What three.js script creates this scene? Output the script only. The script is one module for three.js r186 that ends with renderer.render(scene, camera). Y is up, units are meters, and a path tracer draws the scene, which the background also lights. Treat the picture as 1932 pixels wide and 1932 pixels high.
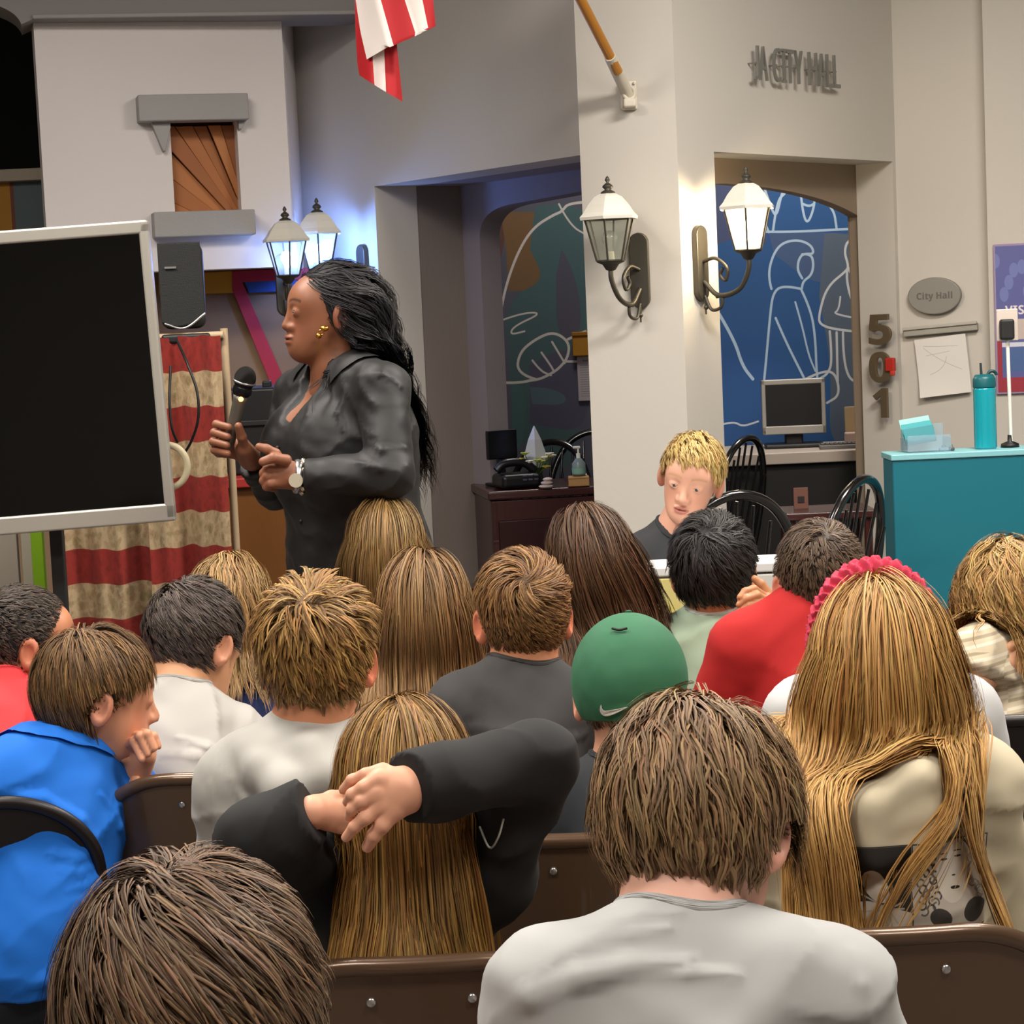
import * as THREE from 'three';
import { mergeGeometries } from 'three/addons/utils/BufferGeometryUtils.js';
import { RoundedBoxGeometry } from 'three/addons/geometries/RoundedBoxGeometry.js';
import { TextGeometry } from 'three/addons/geometries/TextGeometry.js';
import { FontLoader } from 'three/addons/loaders/FontLoader.js';
import { ImprovedNoise } from 'three/addons/math/ImprovedNoise.js';
import { RectAreaLightUniformsLib } from 'three/addons/lights/RectAreaLightUniformsLib.js';

// ---------------------------------------------------------------- camera, light, exposure
const scene = new THREE.Scene();
scene.background = new THREE.Color(0x000000);
const FOCAL = 4000, ROLL = 0.045, HORIZON = 600;
const camera = new THREE.PerspectiveCamera(2 * Math.atan(966 / FOCAL) * 180 / Math.PI, 1, 0.05, 60);
camera.position.set(0, 1.55, 0);
camera.rotation.order = 'YXZ';
camera.rotation.set(-Math.atan((966 - HORIZON) / FOCAL), 0, -ROLL);
camera.updateMatrixWorld(true);
const renderer = new THREE.WebGLRenderer({ antialias: true });
renderer.toneMapping = THREE.LinearToneMapping;
renderer.toneMappingExposure = 4.4;
renderer.shadowMap.enabled = true;
RectAreaLightUniformsLib.init();
// ceiling panels: centre x, y, z, width, depth, intensity
const PANELS = [
  [-1.35, 3.45, -0.9, 1.2, 0.6, 4.5], [1.35, 3.45, -0.9, 1.2, 0.6, 4.5],
  [-1.35, 3.45, -3.1, 1.2, 0.6, 6], [1.35, 3.45, -3.1, 1.2, 0.6, 6.5],
  [-1.5, 3.45, -5.2, 1.2, 0.6, 7.5], [1.7, 3.45, -5.4, 1.2, 0.6, 12],
  [0.35, 3.3, -9.4, 0.5, 0.5, 5, 'left'], [1.35, 3.3, -9.2, 0.5, 0.5, 9, 'right'],
];
const WARM = 0xfff6ec;

// ---------------------------------------------------------------- helpers
const V = (x, y, z) => new THREE.Vector3(x, y, z);
const UP = V(0, 1, 0);
function rng(s) { let a = s >>> 0; return () => { a = (a + 0x6d2b79f5) | 0; let t = Math.imul(a ^ (a >>> 15), 1 | a); t = (t + Math.imul(t ^ (t >>> 7), 61 | t)) ^ t; return ((t ^ (t >>> 14)) >>> 0) / 4294967296; }; }
const clamp = THREE.MathUtils.clamp, lerp = THREE.MathUtils.lerp, RAD = Math.PI / 180;
const camDir = (px, py) => V((px - 966) / FOCAL, -(py - 966) / FOCAL, -1).applyQuaternion(camera.quaternion);
// the point seen at a pixel of the 1932 x 1932 photograph, d metres in front of the camera
const at = (px, py, d) => camDir(px, py).multiplyScalar(d).add(camera.position);
const plan = (px, d) => { const v = at(px, HORIZON - (px - 966) * ROLL, d); return V(v.x, 0, v.z); };
const used = new Map();
function numbered(name) { const n = used.get(name) ?? 0; used.set(name, n + 1); return n ? name + '_' + String(n).padStart(3, '0') : name; }
function shade(m) { m.castShadow = true; m.receiveShadow = true; return m; }
function mesh(name, geo, mat, parent, label) {
  const m = shade(new THREE.Mesh(Array.isArray(geo) ? join(geo) : geo, mat)); m.name = parent ? name : numbered(name);
  (parent ?? scene).add(m); if (label) m.userData.label = label; return m;
}
function join(list) {
  const gs = list.map((g) => { const q = g.index ? g.toNonIndexed() : g; for (const k of Object.keys(q.attributes)) if (!['position', 'normal', 'uv'].includes(k)) q.deleteAttribute(k); if (!q.attributes.uv) q.setAttribute('uv', new THREE.BufferAttribute(new Float32Array(q.attributes.position.count * 2), 2)); return q; });
  return mergeGeometries(gs);
}
function tag(o, label, category, group) { o.userData.label = label; o.userData.category = category; if (group) o.userData.group = group; return o; }
function thing(name, label, category, pos = V(0, 0, 0), yaw = 0, group) {
  const g = new THREE.Group(); g.name = numbered(name); scene.add(g); g.position.copy(pos); g.rotation.y = yaw; return tag(g, label, category, group);
}
function struct(name, geo, mat, parent) { const m = mesh(name, geo, mat, parent); if (!parent) m.userData.kind = 'structure'; return m; }
const BOX = (w, h, d, x = 0, y = 0, z = 0) => new THREE.BoxGeometry(w, h, d).translate(x, y, z);
const RBOX = (w, h, d, r, x = 0, y = 0, z = 0) => new RoundedBoxGeometry(w, h, d, 3, Math.min(r, w / 2.01, h / 2.01, d / 2.01)).translate(x, y, z);
const CYL = (r0, r1, h, x = 0, y = 0, z = 0, n = 20) => new THREE.CylinderGeometry(r0, r1, h, n).translate(x, y, z);
const TUBE = (pts, r, seg = 24, rs = 8, closed = false) => new THREE.TubeGeometry(new THREE.CatmullRomCurve3(pts, closed), seg, r, rs, closed);
function ROD(a, b, r0, r1 = r0, n = 10) { const d = b.clone().sub(a), g = new THREE.CylinderGeometry(r1, r0, d.length(), n); g.applyQuaternion(new THREE.Quaternion().setFromUnitVectors(UP, d.clone().normalize())); return g.translate((a.x + b.x) / 2, (a.y + b.y) / 2, (a.z + b.z) / 2); }
const LATHE = (pts, n = 28) => new THREE.LatheGeometry(pts.map(([r, y]) => new THREE.Vector2(r, y)), n);
function SLAB(shape, depth, bevel = 0.002, curve = 12) { return new THREE.ExtrudeGeometry(shape, { depth, bevelEnabled: bevel > 0, bevelSize: bevel, bevelThickness: bevel, bevelSegments: 2, curveSegments: curve }); }
const POLY = (pts) => { const s = new THREE.Shape(); pts.forEach(([x, y], i) => (i ? s.lineTo(x, y) : s.moveTo(x, y))); return s; };
const lin = (hex) => { const c = new THREE.Color(hex); return [c.r, c.g, c.b]; };
const noise3 = new ImprovedNoise();
const NZ = (x, y, z) => noise3.noise(x + 100, y + 100, z + 100);
// textures
function canvasTex(w, h, draw, srgb = true) { const c = document.createElement('canvas'); c.width = w; c.height = h; draw(c.getContext('2d'), w, h); const t = new THREE.CanvasTexture(c); if (srgb) t.colorSpace = THREE.SRGBColorSpace; return t; }
function noiseTex(size, fn, rep) { const a = new Uint8Array(size * size * 4); for (let y = 0; y < size; y++) for (let x = 0; x < size; x++) { const v = clamp(fn(x / size, y / size), 0, 1) * 255, i = (y * size + x) * 4; a[i] = a[i + 1] = a[i + 2] = v; a[i + 3] = 255; } const t = new THREE.DataTexture(a, size, size); t.wrapS = t.wrapT = THREE.RepeatWrapping; t.magFilter = THREE.LinearFilter; t.repeat.set(rep, rep); t.needsUpdate = true; return t; }
const tile = (f, x, y, z) => { const p = f; const s = (a, b) => NZ(a * p, b * p, z); const wx = x, wy = y; return (s(x, y) * (1 - wx) * (1 - wy) + s(x - 1, y) * wx * (1 - wy) + s(x, y - 1) * (1 - wx) * wy + s(x - 1, y - 1) * wx * wy); };
const plasterTex = noiseTex(256, (x, y) => 0.5 + 0.5 * tile(24, x, y, 3.3) + 0.3 * tile(60, x, y, 7.7), 1.2);
const clothTex = noiseTex(256, (x, y) => 0.5 + 0.22 * Math.sin(x * Math.PI * 2 * 64) + 0.22 * Math.sin(y * Math.PI * 2 * 64) + 0.5 * tile(50, x, y, 1.7), 6);
const grainTex = noiseTex(256, (x, y) => 0.5 + 0.6 * tile(6, x, y * 1, 2.1) * Math.sin(y * 60) + 0.4 * tile(40, x, y, 9.1), 1);
function mat(color, rough = 0.6, o = {}) { return new THREE.MeshPhysicalMaterial({ color, roughness: rough, ...o }); }
const paint = (c, r = 0.75) => mat(c, r, { bumpMap: plasterTex, bumpScale: 0.0006 });
const MAT = {
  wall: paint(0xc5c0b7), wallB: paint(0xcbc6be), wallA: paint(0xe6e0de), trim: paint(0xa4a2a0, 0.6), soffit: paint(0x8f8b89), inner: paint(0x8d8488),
  black: mat(0x0b0b0c, 0.5), darkPlastic: mat(0x1a1a1b, 0.55), silver: mat(0xb6b2a8, 0.38, { metalness: 0.35 }), white: mat(0xe8e6df, 0.6), steel: mat(0xb9b9b9, 0.28, { metalness: 0.9 }),
  bronze: mat(0x4d4940, 0.45, { metalness: 0.55 }), gold: mat(0xd39b45, 0.25, { metalness: 1 }), mahogany: mat(0x3a1310, 0.35, { bumpMap: grainTex, bumpScale: 0.0004, clearcoat: 0.4 }),
  glass: mat(0xffffff, 0.05, { transmission: 1, thickness: 0, ior: 1.45 }),
};
// ---------------------------------------------------------------- the setting
// a wall between two plan points; its frame has u along the wall, v up and n towards the viewer
function frameOf(p0, p1) { const u = p1.clone().sub(p0), L = u.length(); u.normalize(); const n = V(-u.z, 0, u.x); const m = new THREE.Matrix4().makeBasis(u, UP, n).setPosition(p0); return { p0, p1, u, n, L, m }; }
function onWall(w, px, py, off = 0) {
  const o = w.p0.clone().addScaledVector(w.n, off), d = camDir(px, py), t = o.sub(camera.position).dot(w.n) / d.dot(w.n), p = d.multiplyScalar(t).add(camera.position), q = p.clone().sub(w.p0);
  return { p, u: q.dot(w.u), v: p.y };
}
const toWall = (w, g) => g.applyMatrix4(w.m);
function wallGeo(w, shape, thick, front = 0) { return toWall(w, new THREE.ExtrudeGeometry(shape, { depth: thick, bevelEnabled: false, curveSegments: 24 }).translate(0, 0, front - thick)); }
const rect = (x0, y0, x1, y1) => POLY([[x0, y0], [x1, y0], [x1, y1], [x0, y1]]);
const holePath = (pts) => { const h = new THREE.Path(); pts.forEach(([x, y], i) => (i ? h.lineTo(x, y) : h.moveTo(x, y))); h.closePath(); return h; };

const CEIL = 3.5;
struct('floor', BOX(10, 0.1, 17, 0, -0.05, -5.5), mat(0x6f6a66, 0.85, { bumpMap: clothTex, bumpScale: 0.001 }));
struct('ceiling', BOX(10, 0.1, 17, 0, CEIL + 0.05, -5.5), paint(0x77736f));
struct('wall_left', BOX(0.1, CEIL, 17, -5, CEIL / 2, -5.5), paint(0x9c9790));
struct('wall_right', BOX(0.1, CEIL, 17, 5, CEIL / 2, -5.5), paint(0xbdb7ad));
struct('wall_back', BOX(10, CEIL, 0.1, 0, CEIL / 2, 3), paint(0xb5afa6));
struct('wall_front', BOX(10, CEIL, 0.1, 0, CEIL / 2, -14), MAT.black);

const WA = frameOf(plan(101, 8.35), plan(562, 8.6));
const WB = frameOf(plan(562, 9.28), plan(1107, 7.5));
const WC = frameOf(plan(1107, 7.5), plan(1289, 7.42));
const WD = frameOf(plan(1289, 7.42), plan(1697, 8.58));
const WE = frameOf(plan(1697, 8.58), plan(1866, 8.45));
const WE2 = frameOf(plan(1866, 8.35), plan(2150, 8.2));
// the pale wall with the boarded window
{
  const b = onWall(WA, 460, 506).v, a0 = onWall(WA, 320, 226), a1 = onWall(WA, 456, 398);
  const s = rect(0, b, WA.L, CEIL);
  s.holes.push(holePath([[a0.u, a1.v], [a1.u, a1.v], [a1.u, a0.v], [a0.u, a0.v]]));
  struct('wall_pale', wallGeo(WA, s, 0.16), MAT.wallA);
  const win = new THREE.Group(); win.name = 'window_1'; win.userData.kind = 'structure'; scene.add(win);
  const l0 = onWall(WA, 259, 188, 0.07), l1 = onWall(WA, 466, 166, 0.07), lb = onWall(WA, 362, 228, 0.07).v, lt = onWall(WA, 362, 178, 0.07).v;
  mesh('lintel', toWall(WA, RBOX(l1.u - l0.u, lt - lb, 0.1, 0.006, (l0.u + l1.u) / 2, (lt + lb) / 2, 0.04)), MAT.trim, win);
  const s0 = onWall(WA, 288, 400, 0.07), s1 = onWall(WA, 480, 400, 0.07), st = onWall(WA, 380, 398, 0.07).v, sb = onWall(WA, 380, 446, 0.07).v;
  mesh('sill', toWall(WA, RBOX(s1.u - s0.u, st - sb, 0.1, 0.006, (s0.u + s1.u) / 2, (st + sb) / 2, 0.04)), MAT.trim, win);
  const br0 = onWall(WA, 303, 228, 0.01), W0 = a0.u, brk = POLY([[W0 - 0.075, lb], [W0 - 0.005, lb], [W0 - 0.005, lb - 0.02], [W0 - 0.03, lb - 0.11], [W0 - 0.035, lb - 0.11]]);
  mesh('bracket', toWall(WA, SLAB(brk, 0.04, 0.003).translate(0, 0, 0)), MAT.trim, win);
  mesh('bracket', toWall(WA, SLAB(POLY([[a1.u + 0.004, lb], [a1.u + 0.03, lb], [a1.u + 0.012, lb - 0.03], [a1.u + 0.004, lb - 0.03]]), 0.04, 0.003)), MAT.trim, win);
  // fan of wooden boards closing the window
  const woods = [0xb06c36, 0xa05f2e, 0xba763e, 0xa86632].map((c) => mat(c, 0.55, { bumpMap: grainTex, bumpScale: 0.0006 }));
  const ox = a1.u + 0.06, oy = a1.v - 0.12, w = a1.u - a0.u, h = a0.v - a1.v;
  const angs = [88, 97, 104, 110, 116, 123, 131, 141, 153, 168];
  struct('trim_1', toWall(WA, BOX(w + 0.1, h + 0.1, 0.02, a0.u + w / 2, a1.v + h / 2, -0.13)), mat(0x2c1608, 0.8));
  for (let i = 0; i + 1 < angs.length; i++) {
    const t0 = angs[i] * RAD, t1 = (angs[i + 1] - 0.8) * RAD, R = 0.62;
    // wedge clipped to the opening
    let poly = [[ox, oy], [ox + R * Math.cos(t0), oy + R * Math.sin(t0)], [ox + R * Math.cos(t1), oy + R * Math.sin(t1)]];
    const clip = (P, f) => { const o = []; for (let k = 0; k < P.length; k++) { const a = P[k], b2 = P[(k + 1) % P.length], fa = f(a), fb = f(b2); if (fa >= 0) o.push(a); if ((fa >= 0) !== (fb >= 0)) { const t = fa / (fa - fb); o.push([a[0] + (b2[0] - a[0]) * t, a[1] + (b2[1] - a[1]) * t]); } } return o; };
    poly = clip(poly, (p) => p[0] - a0.u); poly = clip(poly, (p) => a1.u - p[0]); poly = clip(poly, (p) => p[1] - a1.v); poly = clip(poly, (p) => a0.v - 0.02 - p[1]);
    if (poly.length < 3) continue;
    mesh('board', toWall(WA, SLAB(POLY(poly), 0.012, 0.002).translate(0, 0, -0.115 + (i % 3) * 0.012)), woods[i % 4], win);
  }
  // return of the pale wall towards the grey wall
  const rc = frameOf(plan(562, 8.6), plan(562, 9.4));
  struct('wall_return', BOX(0.1, CEIL - b, 0.75, 0, 0, 0).translate(WA.p1.x - 0.06, (CEIL + b) / 2, WA.p1.z - 0.54), MAT.wallA);
}
// grey soffit with its rounded end over the pale wall
{
  const w = frameOf(plan(101, 8.25).addScaledVector(WA.u, 0), plan(562, 8.45)), q = (px, py) => { const r = onWall(w, px, py); return [r.u, r.v]; };
  const s = new THREE.Shape(); s.moveTo(q(760, -3)[0], q(300, 33)[1]); s.lineTo(q(760, -3)[0], q(300, 33)[1]); s.lineTo(q(62, 49)[0], q(300, 33)[1]); s.lineTo(...q(40, 46)); s.quadraticCurveTo(...q(32, 20), ...q(-20, 6)); s.lineTo(...q(-40, -120)); s.lineTo(...q(760, -120));
  struct('trim_2', wallGeo(w, s, 0.3), MAT.soffit);
  const r = [q(62, 49)[0], q(300, 33)[1]], e = q(700, 2);
  struct('trim_3', toWall(w, RBOX(e[0] - r[0], 0.016, 0.02, 0.004, (r[0] + e[0]) / 2, 0, 0.008).rotateZ(0).translate(0, r[1] + 0.008, 0)), MAT.trim);
}
// the angled grey walls of the little town hall
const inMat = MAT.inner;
let WI, WJ;
{
  const h0 = onWall(WB, 706, 350), h1 = onWall(WB, 1098, 294), top = (h0.v + h1.v) / 2;
  const s = POLY([[0, 0], [h0.u, 0], [h0.u, top], [WB.L + 0.001, top], [WB.L + 0.001, CEIL], [0, CEIL]]);
  struct('wall_angled', wallGeo(WB, s, 0.2), MAT.wallB);
  struct('wall_column', wallGeo(WC, rect(0, 0, WC.L, CEIL), 0.3), MAT.wall);
  const d0 = onWall(WD, 1347, 286), d1 = onWall(WD, 1684, 305), dt = (d0.v + d1.v) / 2;
  const sd = POLY([[0, 0], [d0.u, 0], [d0.u, dt], [d1.u, dt], [d1.u, 0], [WD.L, 0], [WD.L, CEIL], [0, CEIL]]);
  struct('wall_lettered', wallGeo(WD, sd, 0.17), MAT.wall);
  struct('wall_sign', wallGeo(WE, rect(0, 0, WE.L, CEIL), 0.12), MAT.wall);
  struct('wall_poster', wallGeo(WE2, rect(0, 0, WE2.L, CEIL), 0.12), MAT.wall);
  // inner arch behind the left doorway
  WI = frameOf(WB.p0.clone().addScaledVector(WB.n, -0.42), WB.p1.clone().addScaledVector(WB.n, -0.42).addScaledVector(WB.u, -0.02));
  const q = (px, py) => { const r = onWall(WI, px, py); return [r.u, r.v]; };
  const si = rect(-0.2, 0, WI.L, CEIL), a = q(905, 452), b = q(1112, 366), c = q(925, 398);
  const hp = new THREE.Path(); hp.moveTo(a[0], 0); hp.lineTo(...a); hp.bezierCurveTo(a[0], a[1] + 0.1, a[0] + 0.12, a[1] + 0.13, a[0] + 0.3, b[1] + 0.0); hp.lineTo(WI.L - 0.02, b[1] + 0.03); hp.lineTo(WI.L - 0.02, 0); hp.closePath(); si.holes.push(hp);
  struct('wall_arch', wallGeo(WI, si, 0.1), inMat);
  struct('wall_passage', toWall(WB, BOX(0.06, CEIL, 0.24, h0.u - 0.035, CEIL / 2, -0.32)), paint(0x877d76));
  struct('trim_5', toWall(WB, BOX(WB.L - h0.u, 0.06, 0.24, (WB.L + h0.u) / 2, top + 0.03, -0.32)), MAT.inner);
  // inner arch behind the right doorway
  WJ = frameOf(WD.p0.clone().addScaledVector(WD.n, -0.171), WD.p1.clone().addScaledVector(WD.n, -0.171));
  const j = (px, py) => { const r = onWall(WJ, px, py); return [r.u, r.v]; };
  const sj = rect(0, 0, WJ.L, CEIL), e0 = j(1340, 345), e1 = j(1644, 425), e2 = j(1560, 372);
  const hj = new THREE.Path(); hj.moveTo(d0.u - 0.15, 0); hj.lineTo(d0.u - 0.15, e0[1] - 0.02); hj.lineTo(e0[0] + 0.1, e0[1]); hj.lineTo(...j(1430, 352)); hj.quadraticCurveTo(...j(1575, 368), ...e1); hj.lineTo(e1[0], 0); hj.closePath(); sj.holes.push(hj);
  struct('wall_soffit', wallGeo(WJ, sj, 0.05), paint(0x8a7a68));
}
// murals: flat paint on the rear walls of the two rooms
function mural(w, px0, py0, px1, py1, draw, W = 800) {
  const c0 = onWall(w, px0, py0), c1 = onWall(w, px1, py1), du = c1.u - c0.u, dv = c0.v - c1.v, H = Math.round(W * dv / du);
  const map = (px, py) => { const r = onWall(w, px, py); return [(r.u - c0.u) / du * W, (c0.v - r.v) / dv * H]; };
  const t = canvasTex(W, H, (g) => draw(g, map, W, H));
  const geo = new THREE.PlaneGeometry(du, dv).translate(c0.u + du / 2, c1.v + dv / 2, 0.004);
  return { geo: toWall(w, geo), t };
}
function pen(g, map, pts, color, width, fill, smooth = true) {
  const P = pts.map(([x, y]) => map(x, y)); g.beginPath(); g.moveTo(...P[0]);
  if (smooth) { for (let i = 1; i < P.length - 1; i++) g.quadraticCurveTo(P[i][0], P[i][1], (P[i][0] + P[i + 1][0]) / 2, (P[i][1] + P[i + 1][1]) / 2); g.lineTo(...P[P.length - 1]); } else for (const p of P.slice(1)) g.lineTo(...p);
  if (fill) { g.fillStyle = fill; g.fill(); } if (color) { g.strokeStyle = color; g.lineWidth = width; g.lineCap = g.lineJoin = 'round'; g.stroke(); }
}
const WM1 = frameOf(plan(700, 10.6), plan(1220, 10.2)), WM2 = frameOf(plan(1290, 9.9), plan(1800, 10.1));
{
  struct('wall_room_left', toWall(WM1, BOX(WM1.L + 0.5, CEIL, 0.1, WM1.L / 2 - 0.25, CEIL / 2, -0.052)), paint(0x545663));
  const m = mural(WM1, 860, 330, 1190, 1000, (g, q, W, H) => {
    g.fillStyle = '#5b5d6a'; g.fillRect(0, 0, W, H);
    pen(g, q, [[880, 380], [960, 380], [950, 480], [920, 560], [935, 640], [900, 700]], null, 0, '#66463f');
    pen(g, q, [[945, 400], [1030, 400], [1000, 470], [1060, 530], [1040, 545], [960, 550], [955, 470]], null, 0, '#7c6040', false);
    pen(g, q, [[1010, 390], [1150, 360], [1150, 700], [1080, 700], [1060, 620], [950, 660], [960, 560], [1030, 530], [1000, 470]], null, 0, '#4a686b');
    pen(g, q, [[960, 580], [1080, 560], [1100, 900], [990, 870], [960, 720]], null, 0, '#4d6669');
    pen(g, q, [[1060, 470], [1090, 520], [1100, 640], [1050, 640], [1050, 520]], null, 0, '#555463');
    pen(g, q, [[1000, 690], [1100, 620], [1120, 820], [1000, 800]], null, 0, '#565768');
    pen(g, q, [[965, 720], [995, 720], [990, 840], [968, 850]], null, 0, '#4b6e6d');
    pen(g, q, [[1000, 730], [1030, 730], [1070, 745], [1065, 765], [1005, 762]], null, 0, '#5a6f7a');
    const ink = '#d8d2cc', lw = W * 0.016;
    pen(g, q, [[1150, 380], [1075, 380], [1060, 400], [1045, 405], [1005, 430], [975, 480], [950, 555], [938, 640], [928, 690], [935, 722], [985, 722], [1010, 715]], ink, lw);
    pen(g, q, [[1055, 385], [1075, 425], [1110, 445]], ink, lw * 0.7);
    pen(g, q, [[945, 605], [985, 590], [1025, 590], [970, 615], [962, 632], [990, 625]], ink, lw * 0.7);
    pen(g, q, [[1010, 715], [975, 705], [980, 665], [1010, 640], [1045, 625], [1075, 645], [1072, 675], [1055, 695], [1040, 705], [1020, 715], [1000, 718]], ink, lw);
    pen(g, q, [[1005, 680], [1020, 700], [1040, 708]], ink, lw * 0.8); pen(g, q, [[1022, 665], [1040, 690], [1045, 700]], ink, lw * 0.8); pen(g, q, [[1042, 645], [1060, 675], [1066, 685]], ink, lw * 0.8);
    pen(g, q, [[1072, 640], [1105, 625]], ink, lw); pen(g, q, [[1068, 682], [1100, 682]], ink, lw * 0.9); pen(g, q, [[942, 722], [936, 752]], ink, lw);
  });
  const mm = struct('trim_6', m.geo, mat(0xffffff, 0.8, { map: m.t }));
  struct('wall_room_right', toWall(WM2, BOX(WM2.L + 0.8, CEIL, 0.1, WM2.L / 2 + 0.4, CEIL / 2, -0.052)), paint(0x3e5f86));
  const m2 = mural(WM2, 1330, 320, 1720, 880, (g, q, W, H) => {
    g.fillStyle = '#2f5c94'; g.fillRect(0, 0, W, H);
    pen(g, q, [[1300, 320], [1460, 320], [1440, 420], [1450, 470], [1410, 440], [1330, 470]], null, 0, '#4a5578');
    pen(g, q, [[1450, 440], [1700, 430], [1700, 560], [1580, 520], [1540, 540], [1460, 480]], null, 0, '#4b628a');
    pen(g, q, [[1555, 440], [1720, 430], [1720, 860], [1560, 860], [1570, 700], [1545, 560]], null, 0, '#5c6a7c');
    pen(g, q, [[1330, 640], [1480, 600], [1470, 840], [1330, 850]], null, 0, '#2e5a96');
    const ink = '#b9d2e8', i2 = '#d5d9dc', lw = W * 0.012;
    // upper row of people, cut by the arch
    pen(g, q, [[1408, 435], [1450, 440], [1640, 430]], ink, lw); pen(g, q, [[1430, 390], [1440, 415], [1450, 438]], ink, lw); pen(g, q, [[1440, 350], [1455, 395], [1465, 410], [1475, 360], [1490, 345]], ink, lw);
    pen(g, q, [[1458, 436], [1465, 380], [1480, 365]], ink, lw); pen(g, q, [[1510, 360], [1513, 395], [1522, 425], [1535, 395], [1538, 360]], ink, lw); pen(g, q, [[1515, 385], [1525, 390], [1535, 385]], ink, lw); pen(g, q, [[1545, 370], [1572, 390], [1578, 432]], ink, lw); pen(g, q, [[1600, 370], [1598, 400], [1612, 430]], ink, lw); pen(g, q, [[1600, 405], [1620, 380]], ink, lw);
    // woman seen from the side
    pen(g, q, [[1455, 545], [1448, 520], [1458, 480], [1475, 458], [1505, 452], [1530, 462], [1536, 480], [1515, 478], [1506, 490], [1504, 510], [1513, 525]], ink, lw);
    pen(g, q, [[1513, 480], [1530, 478], [1535, 500], [1530, 520], [1515, 530], [1512, 545]], ink, lw);
    pen(g, q, [[1510, 545], [1480, 538], [1458, 550], [1452, 600], [1445, 680], [1440, 730]], ink, lw); pen(g, q, [[1512, 548], [1530, 585], [1538, 640], [1540, 700], [1545, 740]], ink, lw); pen(g, q, [[1463, 600], [1480, 640], [1505, 690], [1520, 720]], ink, lw); pen(g, q, [[1500, 570], [1512, 610], [1525, 670], [1538, 700]], ink, lw * 0.8);
    // person in a jacket
    pen(g, q, [[1625, 448], [1600, 450], [1592, 475], [1600, 500], [1598, 510], [1560, 540], [1545, 590], [1545, 615], [1600, 625], [1640, 625]], i2, lw); pen(g, q, [[1598, 510], [1595, 535], [1620, 600]], i2, lw); pen(g, q, [[1600, 505], [1625, 560]], i2, lw); pen(g, q, [[1585, 560], [1583, 585], [1570, 592], [1640, 605]], i2, lw * 0.8);
    pen(g, q, [[1565, 625], [1570, 680], [1562, 705], [1545, 715]], i2, lw); pen(g, q, [[1578, 627], [1580, 720]], i2, lw); pen(g, q, [[1590, 627], [1590, 720], [1640, 718]], i2, lw); pen(g, q, [[1520, 715], [1545, 702], [1575, 700], [1585, 745], [1560, 760]], i2, lw);
    pen(g, q, [[1355, 590], [1385, 640], [1400, 690], [1420, 715]], ink, lw * 1.3);
    pen(g, q, [[1365, 800], [1385, 795], [1400, 805], [1430, 795]], '#cfd6dd', lw * 0.8);
  });
  struct('trim_7', m2.geo, mat(0xffffff, 0.8, { map: m2.t }));
  struct('wall_room_divider', BOX(0.06, CEIL, 2.3).translate(0.72, CEIL / 2, -9.15), paint(0x6a6670));
  struct('wall_room_end', BOX(0.08, CEIL, 2.2).translate(WD.p1.x + 0.35, CEIL / 2, -9.7), paint(0x6d6a66));
}
// black drapes, beam and coloured panels far on the left
struct('wall_far_left', BOX(4, CEIL, 0.1, -3.6, CEIL / 2, -11), mat(0x060607, 0.9));
{
  const w = frameOf(plan(-350, 9.6), plan(100, 9.6)), q = (px, py) => onWall(w, px, py);
  const a = q(0, 322), b = q(0, 345), c = q(0, 520);
  struct('trim_8', toWall(w, RBOX(2.6, a.v - b.v, 0.14, 0.006, 0.4, (a.v + b.v) / 2, 0)), paint(0xb4a795));
  const y0 = c.v - 0.3, h = b.v - y0, s = (x0, x1, m) => struct('wall_panel', toWall(w, BOX(q(x1, 380).u - q(x0, 380).u, h, 0.06, (q(x1, 380).u + q(x0, 380).u) / 2, y0 + h / 2, -0.03)), m);
  s(-300, 20, paint(0xb5802c)); s(20, 27, paint(0x7c4a3c)); s(27, 140, paint(0x5d6b70));
}
// recess under the pale wall, with painted boards
{
  const w = frameOf(plan(200, 9.0), plan(600, 9.1)), q = (px, py) => { const r = onWall(w, px, py); return [r.u, r.v]; };
  struct('wall_recess', toWall(w, BOX(2.2, q(300, 500)[1] + 0.1, 0.08, 0.6, q(300, 500)[1] / 2 + 0.05, -0.05)), paint(0x94785c));
  const t = thing('wall_boards', 'yellow, crimson and blue painted boards in a star pattern behind the woman', 'decoration');
  const bd = (name, pts, c, z) => mesh(name, toWall(w, SLAB(POLY(pts.map((p) => q(...p))), 0.02, 0.002).translate(0, 0, z)), paint(c, 0.5), t);
  bd('yellow_board', [[300, 556], [300, 520], [441, 512], [441, 552]], 0xc98a16, 0.0);
  bd('crimson_board', [[439, 512], [600, 506], [600, 526], [456, 532], [535, 716], [548, 770], [530, 770], [440, 548]], 0xb31f3c, 0.006);
  bd('blue_board', [[462, 532], [600, 526], [600, 546], [470, 552]], 0x27509c, 0.0);
}
// ceiling panels out of the frame
for (const [x, y, z, w, d, I, inside] of PANELS) {
  const t = thing('ceiling_light', inside ? 'small ceiling light panel inside the ' + inside + ' room' : 'flat square-edged ceiling light panel overhead, above the audience', 'ceiling light', V(x, y, z), 0, inside ? undefined : 'ceiling light panels');
  mesh('housing', RBOX(w + 0.06, 0.05, d + 0.06, 0.01, 0, 0.025, 0), MAT.white, t);
  mesh('diffuser', BOX(w, 0.01, d, 0, -0.004, 0), new THREE.MeshStandardMaterial({ color: 0xffffff, emissive: WARM, emissiveIntensity: 1.5 }), t);
  const L = new THREE.RectAreaLight(WARM, I, w, d); L.position.set(x, y - 0.015, z); L.lookAt(x, 0, z); scene.add(L);
}
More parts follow.
